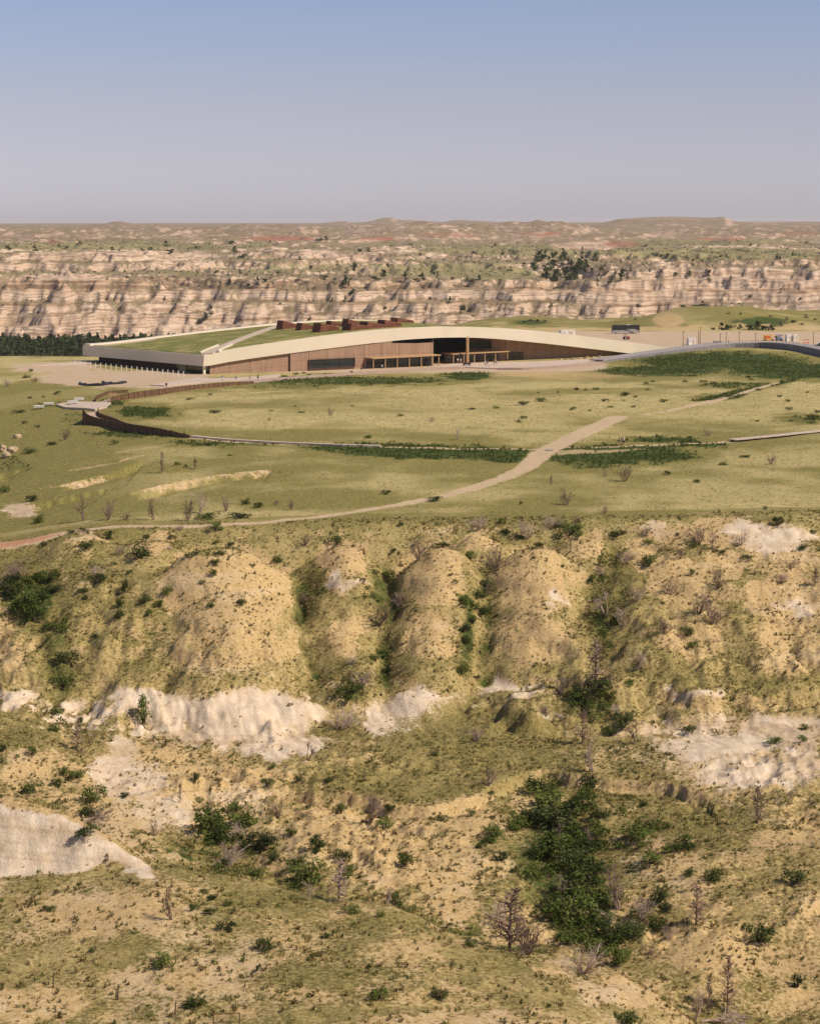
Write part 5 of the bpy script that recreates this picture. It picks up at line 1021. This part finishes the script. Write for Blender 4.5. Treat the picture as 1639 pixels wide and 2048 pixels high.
# deck between the two railings
o_ = resample([t - UZ * 1.0 for t in T2], 2.0)[:22]; i_ = resample([t - UZ * 0.95 for t in T3], (T3[-1] - T3[0]).length / 21)
n_ = min(len(o_), len(i_)); dk = empty('boardwalk_bend', 'pinkish boardwalk deck bending between the two rusty railings', 'boardwalk', o_[0]); mb = MB()
for k in range(n_ - 1):
    q = [o_[k], o_[k + 1], i_[k + 1], i_[k]]; q = [v - o_[0] for v in q]; mb.prism([v - UZ * 0.3 for v in q], q)
mb.build('deck', M['deck'], dk)
NEARR = [(222, 798, 806), (237, 791, 801), (262, 786, 798), (281, 783, 795), (330, 777, 789), (370, 772, 782), (420, 767.5, 776), (460, 765, 771.5), (506, 763, 767.5)]
B4, T4 = rail('boardwalk_railing', 'long rusty panel railing of the bridge leading to the building', NEARR, 2.3, M['rust'])
ribbon('bridge_deck', 'brown boardwalk bridge deck behind the long rusty railing', [t - UZ * 1.0 + Vector((0.05, 0.15, 0)) for t in T4], 3.2, M['deck'])
FARR = [(191, 798, 806), (195, 792, 799), (217, 783, 789), (255, 780, 785.5)]
rail('boardwalk_railing', 'curved rusty railing round the bench at the bridge end', FARR, 2.0, M['rust'])
for lab, pp, w, mt, up, tk in [
    ('long boardwalk with dark edge running before the brown facade', [(500, 767.5), (560, 761), (640, 755), (720, 749.5), (800, 744.5), (865, 740), (930, 737)], 3.6, 'deck', 0.55, 0.5),
    ('dark edged boardwalk end below the entrance terrace', [(995, 739.5), (1040, 739.5), (1095, 737), (1150, 733), (1205, 727)], 2.6, 'deck', 0.55, 0.5),
    ('low pale boardwalk from the railing end across the grass', [(379, 875), (430, 880), (500, 885), (580, 889), (680, 893), (760, 895)], 1.2, 'pave', 0.4, 0.4)]:
    P = resample([hit(a, b, 318) + UZ * up for a, b in pp], 4.0); ribbon('boardwalk', lab, P, w, M[mt], tk)
# plank walk at right
P = resample([hit(a, b, 318) + UZ * 0.45 for a, b in [(1462, 884), (1500, 880), (1560, 874), (1639, 866), (1720, 858)]], 1.05)
pl = empty('plank_walk', 'pale plank walk crossing the grass beside the lush strip', 'boardwalk', P[0])
for a, b in zip(P[:-1], P[1:]):
    d = (b - a); ln = d.length; d.normalize(); n = Vector((-d.y, d.x, 0)); c = (a + b) / 2 - P[0] + UZ * random.uniform(-.03, .03)
    MB().box(c, (ln - 0.07, 2.3, 0.12), (d, n, UZ)).build('plank', M['pave'], pl)
for e in (-0.9, 0.9): MB().tube([p - P[0] + Vector((0, e, -0.25)) for p in P], 0.14, 4).build('bearer', M['rustdark'], pl)
# grey ramp on the right
RT = [(1205, 719.5, 725), (1250, 713, 719), (1283, 708, 715), (1347, 699, 706.5), (1411, 690.5, 699.5), (1475, 686, 695.5), (1514, 685, 696), (1578, 688, 701), (1639, 699, 713), (1720, 716, 730)]
ctrl = []
for px, a, b in RT: q = hit(px, b, 600); ctrl.append((q, CAMZ - (a - HY) / F * q.y))
P = resample([Vector((q.x, q.y, z)) for q, z in ctrl], 3.0); G = resample([Vector((q.x, q.y, q.z)) for q, z in ctrl], 3.0)
rp, A, N = ribbon('grey_ramp', 'long grey ramp with ribbed side rising over the green bank', P, 5.5, M['greydeck'], 0.3, 'ramp')
ribm = boards('grey_ribbing', (0.17, 0.155, 0.16), (0.27, 0.25, 0.255), (1, 0, 0), 1.4)
for i in range(len(P) - 1):
    fr = [A[i] - UZ * 0.31, A[i + 1] - UZ * 0.31, G[i + 1] - P[0] - UZ * 0.6, G[i] - P[0] - UZ * 0.6]; d = (A[i + 1] - A[i]).normalized(); fr = [fr[0] + d * .04, fr[1] - d * .04, fr[2] - d * .04, fr[3] + d * .04]; n = N[i].normalized() * 0.25
    MB().prism(fr, [p + n for p in fr]).build('side_panel', ribm, rp)
    MB().box(A[i] + UZ * 0.25 + N[i] * 0.02, (0.1, 0.1, 1.0)).build('post', M['grey'], rp)
MB().tube([a + UZ * 0.75 for a in A], 0.06, 5).build('handrail', M['grey'], rp)
# terrace paving and forecourt paths
def paving(name, label, poly, dmin=318, mat='pave', up=0.12):
    Q_ = [hit(a, b, dmin) for a, b in poly]; c = sum(Q_, Vector()) / len(Q_); mb = MB()
    top = [q - c + UZ * up for q in Q_]; mb.prism([t - UZ * 0.5 for t in top], top); o = mb.build(name, M[mat], None, loc=c); tagk(o, 'structure', label)
paving('terrace_paving', 'pale paved entrance terrace', [(866, 738), (930, 736), (1000, 738.5), (1095, 735), (1205, 725), (1190, 719), (1080, 724), (1000, 727), (900, 729)], up=0.3)
paving('path', 'pale path round the building corner', [(300, 771), (345, 765), (392, 757), (425, 758), (470, 757), (540, 752), (560, 750), (556, 755), (470, 763), (400, 766), (330, 773)], up=0.25)
paving('path', 'pale paved spot by the picnic tables', [(112, 812), (150, 806), (205, 808), (222, 808), (214, 816), (190, 822), (170, 820), (130, 818)], up=0.5)
paving('path', 'pale drive at the far corner of the building', [(70, 732), (150, 724), (186, 722), (186, 727), (120, 731)], up=0.2)

# ------------------------------------------------------------------ small things round the site
def near_d(px, D): return Vector(((px - CX) / F * D, D, ground_z((px - CX) / F * D, D)))
# white posts along the dark side of the building
for i in range(22):
    t = i / 21; q = hit(150 + 217 * t, 731.5 + 22.5 * t, 500)
    p = MB(); p.box((0, 0, 0.65), (0.26, 0.26, 1.9), taper=0.9); p.box((0, 0, 1.65), (0.34, 0.34, 0.12)); o = p.build('white_post', M['white'], None, loc=q)
    tagk(o, None, 'short white post beside the dark facade, ' + (ordinal(i) + ' from the left' if i else 'leftmost of its row'), 'post', 'white posts along the dark facade')
# lamp posts behind the ramp
for i, (px, pt_, D) in enumerate([(1365, 663, 772), (1396, 662, 776), (1399, 655, 800), (1439, 667, 790), (1451, 665, 800), (1477, 664, 800), (1510, 666, 800), (1625, 665, 780)]):
    q = near_d(px, D); h = CAMZ - (pt_ - HY) / F * D - q.z
    e = empty('lamp_post', 'thin dark lamp post behind the grey ramp, ' + (ordinal(i) + ' from the left' if i else 'nearest the white hut'), 'lamp post', q, 0, 'lamp posts round the gravel lot')
    MB().tube([(0, 0, -0.3), (0, 0, h)], [0.13, 0.08], 6).build('pole', M['rustdark'], e); MB().box((0.25, 0, h - 0.05), (0.75, 0.3, 0.14)).build('lamp_head', M['black'], e); MB().box((0, 0, 0.1), (0.4, 0.4, 0.5)).build('base', M['grey'], e)
def wheel(parent, x, y, r, w):
    t = MB().tube([(x, y - w / 2, r), (x, y + w / 2, r)], r, 14).build('wheel', M['tyre'], parent)
    s = -1 if y < 0 else 1; MB().tube([(x, y + s * w / 2, r), (x, y + s * (w / 2 + 0.03), r)], r * 0.6, 10).build('rim', M['silver'], t)
def profile(parent, name, mat, pts, y0, y1, inset=0.0):
    a = [(x, y0, z) for x, z in pts]; b = [(x, y1, z) for x, z in pts]; return MB().prism(a, b).build(name, mat, parent)
# black and silver motor coach
q = hit(1250, 667, 780); bus = empty('motor_coach', 'long black and silver motor coach parked on the gravel lot', 'coach', q, math.radians(2)); Lb = 55 * q.y / F; hb = Lb * 0.31
profile(bus, 'body', M['black'], [(-Lb / 2, 0.5), (-Lb / 2 - 0.05, 1.9), (-Lb / 2 + 0.35, hb - 0.1), (-Lb / 2 + 0.8, hb), (Lb / 2 - 0.2, hb), (Lb / 2, hb - 0.3), (Lb / 2, 0.45)], -1.27, 1.27)
profile(bus, 'silver_side', M['silver'], [(-Lb / 2 + 0.1, 0.5), (-Lb / 2 + 0.1, 1.45), (-Lb * 0.1, 1.55), (Lb * 0.1, 1.25), (Lb * 0.2, 0.5)], -1.31, -1.275)
profile(bus, 'silver_side', M['silver'], [(Lb * 0.02, 2.0), (Lb * 0.3, 2.1), (Lb / 2 - 0.1, 1.3), (Lb / 2 - 0.1, 0.5), (Lb * 0.27, 0.5)], -1.31, -1.275)
for k in range(6): x = -Lb / 2 + 1.6 + k * (Lb - 3.0) / 5.6; MB().box((x, -1.29, hb * 0.7), (Lb / 8, 0.03, hb * 0.26)).build('window', M['glass'], bus)
MB().box((-Lb / 2 + 0.02, 0, hb * 0.63), (0.12, 2.2, hb * 0.42)).build('windscreen', M['glass'], bus)
MB().box((Lb * 0.1, 0, hb + 0.15), (1.4, 1.2, 0.3)).build('roof_unit', M['white'], bus)
for x in (-Lb * 0.36, Lb * 0.16, Lb * 0.28):
    for y in (-1.12, 1.12): wheel(bus, x, y, 0.52, 0.32)
# dark sport utility car
def car(px, D, label, mat, ln=5.0, rz=0.05):
    q = near_d(px, D); c = empty('parked_car', label, 'car', q, rz)
    profile(c, 'body', M[mat], [(-ln / 2, 0.45), (-ln / 2, 0.95), (-ln * .42, 1.1), (-ln * .2, 1.15), (ln / 2 - .1, 1.2), (ln / 2, 0.9), (ln / 2, 0.42)], -0.95, 0.95)
    profile(c, 'cabin', M['glass'], [(-ln * .22, 1.15), (-ln * .1, 1.68), (ln * .44, 1.68), (ln * .48, 1.18)], -0.84, 0.84)
    MB().box((ln * .17, 0, 1.72), (ln * .52, 1.6, 0.09)).build('roof', M[mat], c)
    for y in (-.65, .65): MB().box((-ln / 2 - 0.01, y, 0.85), (0.06, 0.4, 0.2)).build('headlight', M['white'], c)
    for x in (-ln * .32, ln * .31):
        for y in (-.85, .85): wheel(c, x, y, 0.37, 0.24)
car(1411, 782, 'black sport utility car just beyond the grey ramp', 'black'); car(1640, 792, 'dark car cut by the frame edge beyond the grey ramp', 'black', 4.8, 0.1); car(1430, 800, 'silver car half hidden behind the black one', 'silver', 4.6, 0.3)
# red compact tractor
q = hit(1252, 679, 780); tr_o = empty('red_tractor', 'small red tractor standing before the motor coach', 'tractor', q, 0.3)
MB().box((0.55, 0, 1.0), (1.5, 0.7, 0.6)).build('bonnet', M['red'], tr_o); MB().box((-0.5, 0, 0.95), (0.9, 0.9, 0.5)).build('seat_deck', M['red'], tr_o)
mb = MB()
for x in (-0.9, -0.1):
    for y in (-.5, .5): mb.tube([(x, y, 1.1), (x, y, 2.2)], 0.06, 4)
mb.build('roll_frame', M['black'], tr_o); MB().box((-0.5, 0, 2.25), (1.2, 1.3, 0.1)).build('canopy', M['red'], tr_o); wheel(tr_o, -0.7, -0.75, 0.62, 0.4); wheel(tr_o, -0.7, 0.75, 0.62, 0.4); wheel(tr_o, 0.95, -0.6, 0.38, 0.28); wheel(tr_o, 0.95, 0.6, 0.38, 0.28)
def cabin(name, label, px, D, w, h, d, py=None):
    q = near_d(px, D) if py is None else hit(px, py, 700); e = empty(name, label, 'hut', q, 0.25)
    MB().box((0, 0, h / 2), (w, d, h)).build('wall', M['white'], e); r = MB().box((0, 0, h + 0.08), (w + 0.2, d + 0.2, 0.16)).build('roof', M['white'], e)
    MB().box((w * 0.18, -d / 2 - 0.02, h * 0.45), (w * 0.32, 0.05, h * 0.8)).build('door', M['pave'], e); MB().box((-w * 0.28, -d / 2 - 0.02, h * 0.62), (w * 0.2, 0.04, h * 0.2)).build('vent', M['grey'], e)
    for y in (-1, 1): MB().box((0, y * d * .3, -0.1), (w * .9, 0.2, 0.3)).build('skid', M['grey'], e)
cabin('white_hut', 'small white hut on the lot beside the lamp posts', 1381, 806, 2.9, 2.6, 2.4); cabin('white_container', 'white service container standing behind the curved roof', 1133, 872, 6.2, 2.9, 3.4)
cabin('white_kiosk', 'white kiosk right of the orange and blue lift', 1575, 842, 2.1, 2.7, 2.0); cabin('white_kiosk', 'narrow white kiosk nearest the orange barrier', 1588, 842, 1.8, 2.7, 2.0)
# orange and blue work lifts
for px, m, lab, ln in ((1536, 'yellow', 'orange and yellow boom lift parked by the white kiosks', 5.4), (1557, 'blue', 'blue scissor lift squeezed between boom lift and kiosks', 3.0)):
    q = near_d(px, 845); e = empty('work_lift', lab, 'lift', q, 0.1)
    MB().box((0, 0, 0.75), (ln * .8, 1.9, 0.6)).build('chassis', M[m], e); MB().box((-ln * .1, 0, 1.5), (ln * .45, 1.5, 0.9)).build('turret', M['orange'] if m == 'yellow' else M['grey'], e)
    if m == 'yellow': MB().tube([(-ln * .5, 0, 2.0), (0, 0, 2.5), (ln * .55, 0, 1.7)], 0.2, 6).build('boom', M['yellow'], e); MB().box((ln * .6, 0, 1.5), (0.8, 1.3, 1.0)).build('basket', M['grey'], e)
    else:
        mb = MB(); [mb.tube([(-1.1, y, 1.1 + k * .35), (1.1, y, 1.45 + k * .35)], 0.06, 4) for y in (-.6, .6) for k in range(3)]; mb.build('scissor_arms', M['blue'], e); MB().box((0, 0, 2.4), (2.6, 1.5, 0.2)).build('platform', M['blue'], e)
    for x in (-ln * .28, ln * .28):
        for y in (-.9, .9): wheel(e, x, y, 0.45, 0.35)
q = near_d(1611, 820); e = empty('orange_barrier', 'small orange barrier on the lot edge', 'barrier', q, 0.1)
for k in range(3): MB().box((0, 0, 0.5 + k * 0.55), (2.4, 0.08, 0.35)).build('board', M['orange'] if k != 1 else M['white'], e)
for x in (-.9, .9): MB().box((x, 0, 0.8), (0.12, 0.12, 1.9)).build('leg', M['orange'], e)
# picnic tables
for i, (px, py, lab) in enumerate([(78, 818, 'pale picnic table farther from the boardwalk bend'), (98, 812, 'pale picnic table behind the outermost one'), (146, 812, 'pale picnic table on the paved spot'), (158, 806, 'pale picnic table nearest the rusty railing')]):
    q = hit(px, py, 318); e = empty('picnic_table', lab, 'picnic table', q + UZ * (0.1 if i < 2 else 0.55), 0.15)
    MB().box((0, 0, 0.78), (2.6, 0.95, 0.1)).build('table_top', M['white'], e)
    for y in (-.85, .85): MB().box((0, y, 0.46), (2.6, 0.4, 0.09)).build('bench_seat', M['white'], e)
    for x in (-.9, .9): MB().prism([(x - .06, -.8, -0.5), (x + .06, -.8, -0.5), (x + .06, .8, -0.5), (x - .06, .8, -0.5)], [(x - .06, -.35, 0.73), (x + .06, -.35, 0.73), (x + .06, .35, 0.73), (x - .06, .35, 0.73)]).build('leg_frame', M['grey'], e)
q = hit(226, 801, 318); e = empty('wooden_bench', 'brown wooden bench at the end of the bridge', 'bench', q + UZ * 0.9, 0.2)
MB().box((0, 0, 0.45), (2.2, 0.55, 0.12)).build('seat', M['timber'], e); MB().box((0, 0.3, 0.8), (2.2, 0.08, 0.4)).build('backrest', M['timber'], e); [MB().box((x, 0, 0.0), (0.12, 0.5, 0.85)).build('leg', M['timber'], e) for x in (-.9, .9)]
q = hit(333, 777, 500); e = empty('sign_post', 'small dark sign post beside the bridge', 'sign', q); MB().box((0, 0, .6), (.16, .16, 1.6)).build('pole', M['rustdark'], e); MB().box((0, -.1, 1.2), (.6, .08, .7)).build('board', M['rust'], e)
# black erosion rolls
for lab, pp in (('long black erosion roll lying below the white posts', [(160, 769), (180, 772), (205, 771.5), (222, 768)]), ('second black erosion roll touching the first', [(206, 766.5), (222, 769), (240, 768), (252, 766)])):
    P = resample([hit(a, b, 500) + UZ * 0.3 for a, b in pp], 1.0); o = MB().tube([p - P[0] for p in P], [0.42 + 0.1 * math.sin(i * 1.3) for i in range(len(P))], 7).build('erosion_roll', M['black'], None, loc=P[0]); tagk(o, None, lab, 'erosion roll')
# low table furniture on the terrace
q = hit(933, 733, 600); e = empty('terrace_cart', 'low dark cart standing by the tall timber column', 'cart', q + UZ * .3, 0.2); MB().box((0, 0, .7), (2.6, 1.2, .5)).build('box', M['black'], e); [wheel(e, x, y, .35, .2) for x in (-.8, .8) for y in (-.6, .6)]
# rocks
def rock(seed, r):
    rr = random.Random(seed); bm = bmesh.new(); bmesh.ops.create_icosphere(bm, subdivisions=2, radius=1.0)
    for v in bm.verts: v.co *= 1 + rr.uniform(-.22, .22); v.co.x *= r[0]; v.co.y *= r[1]; v.co.z *= r[2]
    me = bpy.data.meshes.new('rock'); bm.to_mesh(me); bm.free(); me.materials.append(M['stone']); return me
ROCK = [rock(i, (1, .8, .6)) for i in range(4)]
RK = [(35, 876, 16, 11, 'lone tan boulder on the outer grass slope'), (6, 903, 22, 18, 'sandstone ledge block at the frame edge'), (26, 904, 26, 15, 'wide sandstone ledge block above the shrub'), (12, 915, 24, 16, 'lowest sandstone ledge block at the frame edge')]
RK += [(1120 + 9 * i + (i % 3) * 3, 720 - i * 0.7 + (i % 2), 7 + i % 3 * 2, 4, 'small pale boulder before the shaded wall, ' + (ordinal(i) + ' from the left' if i else 'leftmost')) for i in range(10)]
RK += [(735 + 11 * i, 745 - 0.6 * i + (i % 2) * 1.5, 6, 4, 'small stone in the planting by the long portico, ' + (ordinal(i) + ' from the left' if i else 'leftmost')) for i in range(8)]
RK += [(950 + 8 * i, 729 - (i % 2), 6, 3, 'small stone before the entrance portico, ' + (ordinal(i) + ' from the left' if i else 'leftmost')) for i in range(8)]
RK += [(300 + 14 * i, 786 - i * 1.5, 7, 4, 'white stone under the bridge railing, ' + (ordinal(i) + ' from the left' if i else 'leftmost')) for i in range(5)]
for i, (px, py, w, h, lab) in enumerate(RK):
    q = hit(px, py, 318); k = q.y / F; o = bpy.data.objects.new('boulder', ROCK[i % 4]); C.objects.link(o); o.location = q + UZ * h * k * .25; o.scale = (w * k / 2, w * k / 2.2, h * k / 1.2); o.rotation_euler = (0, 0, i * 1.7); tagk(o, None, lab, 'boulder', 'stones along the building front' if 'small' in lab else None)
# old fence at the bottom
for i, (px, py, h, lab) in enumerate([(107, 1976, 28, 'thin steel fence post beside the pale track'), (236, 2000, 32, 'tall weathered fence post on the near hill'), (232, 1999, 22, 'short fence post leaning beside the tall one'), (350, 2030, 26, 'thin fence post nearest the rusty gate')]):
    q = hit(px, py); k = q.y / F; o = MB().tube([(0, 0, -.2), (0.02 * i, 0, h * k)], [0.06, 0.045], 6).build('fence_post', M['rustdark'], None, loc=q); tagk(o, None, lab, 'fence post', 'old fence posts on the near hill')
q = hit(453, 2052); k = q.y / F; e = empty('gate_frame', 'rusty pipe gate frame at the bottom edge', 'gate', q, 0.05)
for x in (-26, 26): MB().tube([(x * k, 0, -.2), (x * k, 0, 26 * k)], 0.045, 6).build('post', M['rust'], e)
MB().tube([(-26 * k, 0, 25 * k), (26 * k, 0, 25 * k)], 0.04, 6).build('top_rail', M['rust'], e); MB().tube([(-26 * k, 0, 8 * k), (26 * k, 0, 8 * k)], 0.035, 6).build('lower_rail', M['rust'], e)
q = hit(1098, 901, 318); o = MB().box((0, 0, 0.1), (1.4, 1.0, 0.16)).build('steel_plate', M['grey'], None, loc=q); tagk(o, None, 'small grey plate set in the trail crossing', 'plate')

# ------------------------------------------------------------------ people
def skin_mesh(name, verts, edges, radii):
    me = bpy.data.meshes.new(name); me.from_pydata(verts, edges, []); o = bpy.data.objects.new(name, me); C.objects.link(o)
    o.modifiers.new('skin', 'SKIN'); 
    for i, r in enumerate(radii): me.skin_vertices[0].data[i].radius = (r, r)
    me.skin_vertices[0].data[0].use_root = True; sd = o.modifiers.new('sub', 'SUBSURF'); sd.levels = 1
    dg = bpy.context.evaluated_depsgraph_get(); ne = bpy.data.meshes.new_from_object(o.evaluated_get(dg)); ne.name = name
    bpy.data.objects.remove(o); bpy.data.meshes.remove(me); ne.polygons.foreach_set('use_smooth', np.ones(len(ne.polygons), bool)); return ne
def body(stride):
    s = stride
    v = [(0, 0, .95), (0, 0, 1.18), (0, 0, 1.42), (0, 0, 1.52), (0, 0, 1.62), (0, -.01, 1.74), (.11, 0, .9), (.12, -s * .5, .48), (.12, -s * .55 + .04 * s, .08), (.12, -s * .55 - .16, .04), (-.11, 0, .9), (-.12, s * .45, .48), (-.12, s * .8, .10), (-.12, s * .8 - .14, .05),
         (.2, 0, 1.42), (.26, s * .2 + .02, 1.14), (.26, s * .1 - .1, .9), (.25, s * .1 - .14, .82), (-.2, 0, 1.42), (-.26, -s * .2 + .02, 1.14), (-.26, -s * .3 - .1, .9), (-.25, -s * .3 - .14, .82)]
    e = [(0, 1), (1, 2), (2, 3), (3, 4), (4, 5), (0, 6), (6, 7), (7, 8), (8, 9), (0, 10), (10, 11), (11, 12), (12, 13), (2, 14), (14, 15), (15, 16), (16, 17), (2, 18), (18, 19), (19, 20), (20, 21)]
    r = [.14, .13, .15, .06, .10, .08, .09, .062, .042, .04, .09, .062, .042, .04, .062, .046, .036, .035, .062, .046, .036, .035]
    return v, e, r
PB = []
for s in (0.08, 0.34):
    v, e, r = body(s); b_ = skin_mesh('person_body', v, e, r)
    iv = [0, 1, 2, 14, 15, 18, 19]; sh = skin_mesh('shirt', [v[i] for i in iv], [(0, 1), (1, 2), (2, 3), (3, 4), (2, 5), (5, 6)], [.175, .165, .18, .085, .065, .085, .065])
    jv = [0, 6, 7, 10, 11]; tr2 = skin_mesh('trousers', [v[i] for i in jv], [(0, 1), (1, 2), (0, 3), (3, 4)], [.17, .115, .085, .115, .085])
    hr = MB().ball((0, .02, 1.715), (.105, .12, .10)); hm_ = bpy.data.meshes.new('hair'); hm_.from_pydata(hr.v, [], hr.f); PB.append((b_, sh, tr2, hm_))
MS = plain('skin', (0.48, 0.29, 0.20), 0.6); CLO = {c: plain('cloth_' + c, v, 0.9) for c, v in dict(white=(.75, .72, .68), red=(.45, .09, .07), blue=(.12, .18, .34), tan=(.48, .36, .22), dark=(.05, .05, .06), green=(.16, .22, .10), orange=(.6, .25, .12)).items()}
for i, (px, py, st, rz, shc, trc, lab) in enumerate([
    (1238, 893, 1, 1.9, 'tan', 'tan', 'person in tan walking on the trail, ahead of the one in white'), (1246.5, 892, 1, 1.7, 'white', 'dark', 'person in white shirt and dark shorts walking on the trail'),
    (915, 728, 0, .3, 'white', 'tan', 'person in white standing in the shaded entrance'), (921, 728, 0, 2.6, 'white', 'white', 'person in white and pale trousers standing in the shaded entrance'),
    (970, 734, 1, 1.2, 'white', 'blue', 'person in white top and blue trousers crossing the terrace'), (974, 732, 0, 2.2, 'blue', 'dark', 'person in blue top on the terrace'), (978, 736, 0, 4.0, 'white', 'white', 'person in all white nearest the terrace edge'), (987, 731, 1, 1.6, 'red', 'dark', 'person in red top on the terrace'), (992, 731.5, 0, .9, 'blue', 'blue', 'person in blue clothing on the terrace end'),
    (445, 766, 0, .5, 'blue', 'white', 'person in blue top and white trousers on the bridge'), (472, 765, 0, 2.0, 'white', 'blue', 'person in white top on the bridge'), (500, 765, 1, 1.4, 'orange', 'tan', 'person in orange top walking on the bridge'), (516, 763, 0, 5.0, 'dark', 'dark', 'person in dark clothes at the bridge end'),
    (722, 744, 0, 1.0, 'red', 'dark', 'person in red by the long window'), (764, 741, 0, 3.0, 'white', 'blue', 'person in white under the long portico'), (1014, 726, 0, 2.0, 'tan', 'dark', 'person in tan by the entrance portico end'), (1456, 689, 0, 1.0, 'orange', 'dark', 'person in orange vest beyond the grey ramp')]):
    q = hit(px, py, 318); b_, sh, tr2, hm_ = PB[st]; e = empty('person', lab, 'person', q + UZ * (0.05 if i < 2 else (0.55 if 400 < px < 520 else 0.3)), rz)
    obj('body', b_, e, MS); obj('shirt', sh, e, CLO[shc]); obj('trousers', tr2, e, CLO[trc]); obj('hair', hm_, e, CLO['white'] if i in (1, 4) else CLO['dark'])
HAZE = 0.000026

# ------------------------------------------------------------------ air
hm = bpy.data.materials.new('air'); hm.use_nodes = True; ht = hm.node_tree; ht.nodes.clear()
ho = ht.nodes.new('ShaderNodeOutputMaterial'); hv = ht.nodes.new('ShaderNodeVolumePrincipled')
hv.inputs['Color'].default_value = (0.93, 0.92, 0.97, 1); hv.inputs['Density'].default_value = HAZE; hv.inputs['Anisotropy'].default_value = 0.2
ht.links.new(hv.outputs[0], ho.inputs['Volume'])
bm = bmesh.new(); bmesh.ops.create_cube(bm, size=1.0)
ZT = float(max(GZ.max(), CAMZ) + 12); ZB = float(GZ.min() - 1.5)
XW = 41000 * float(UCOL[-1]) 
for v in bm.verts: v.co = Vector((v.co.x * 2 * XW, -60 + (v.co.y + 0.5) * 40200, ZB + (v.co.z + 0.5) * (ZT - ZB)))
me = bpy.data.meshes.new('haze'); bm.to_mesh(me); bm.free(); me.materials.append(hm)
hz = bpy.data.objects.new('haze', me); C.objects.link(hz); tagk(hz, 'stuff', 'thin pale summer haze over the distant badlands')
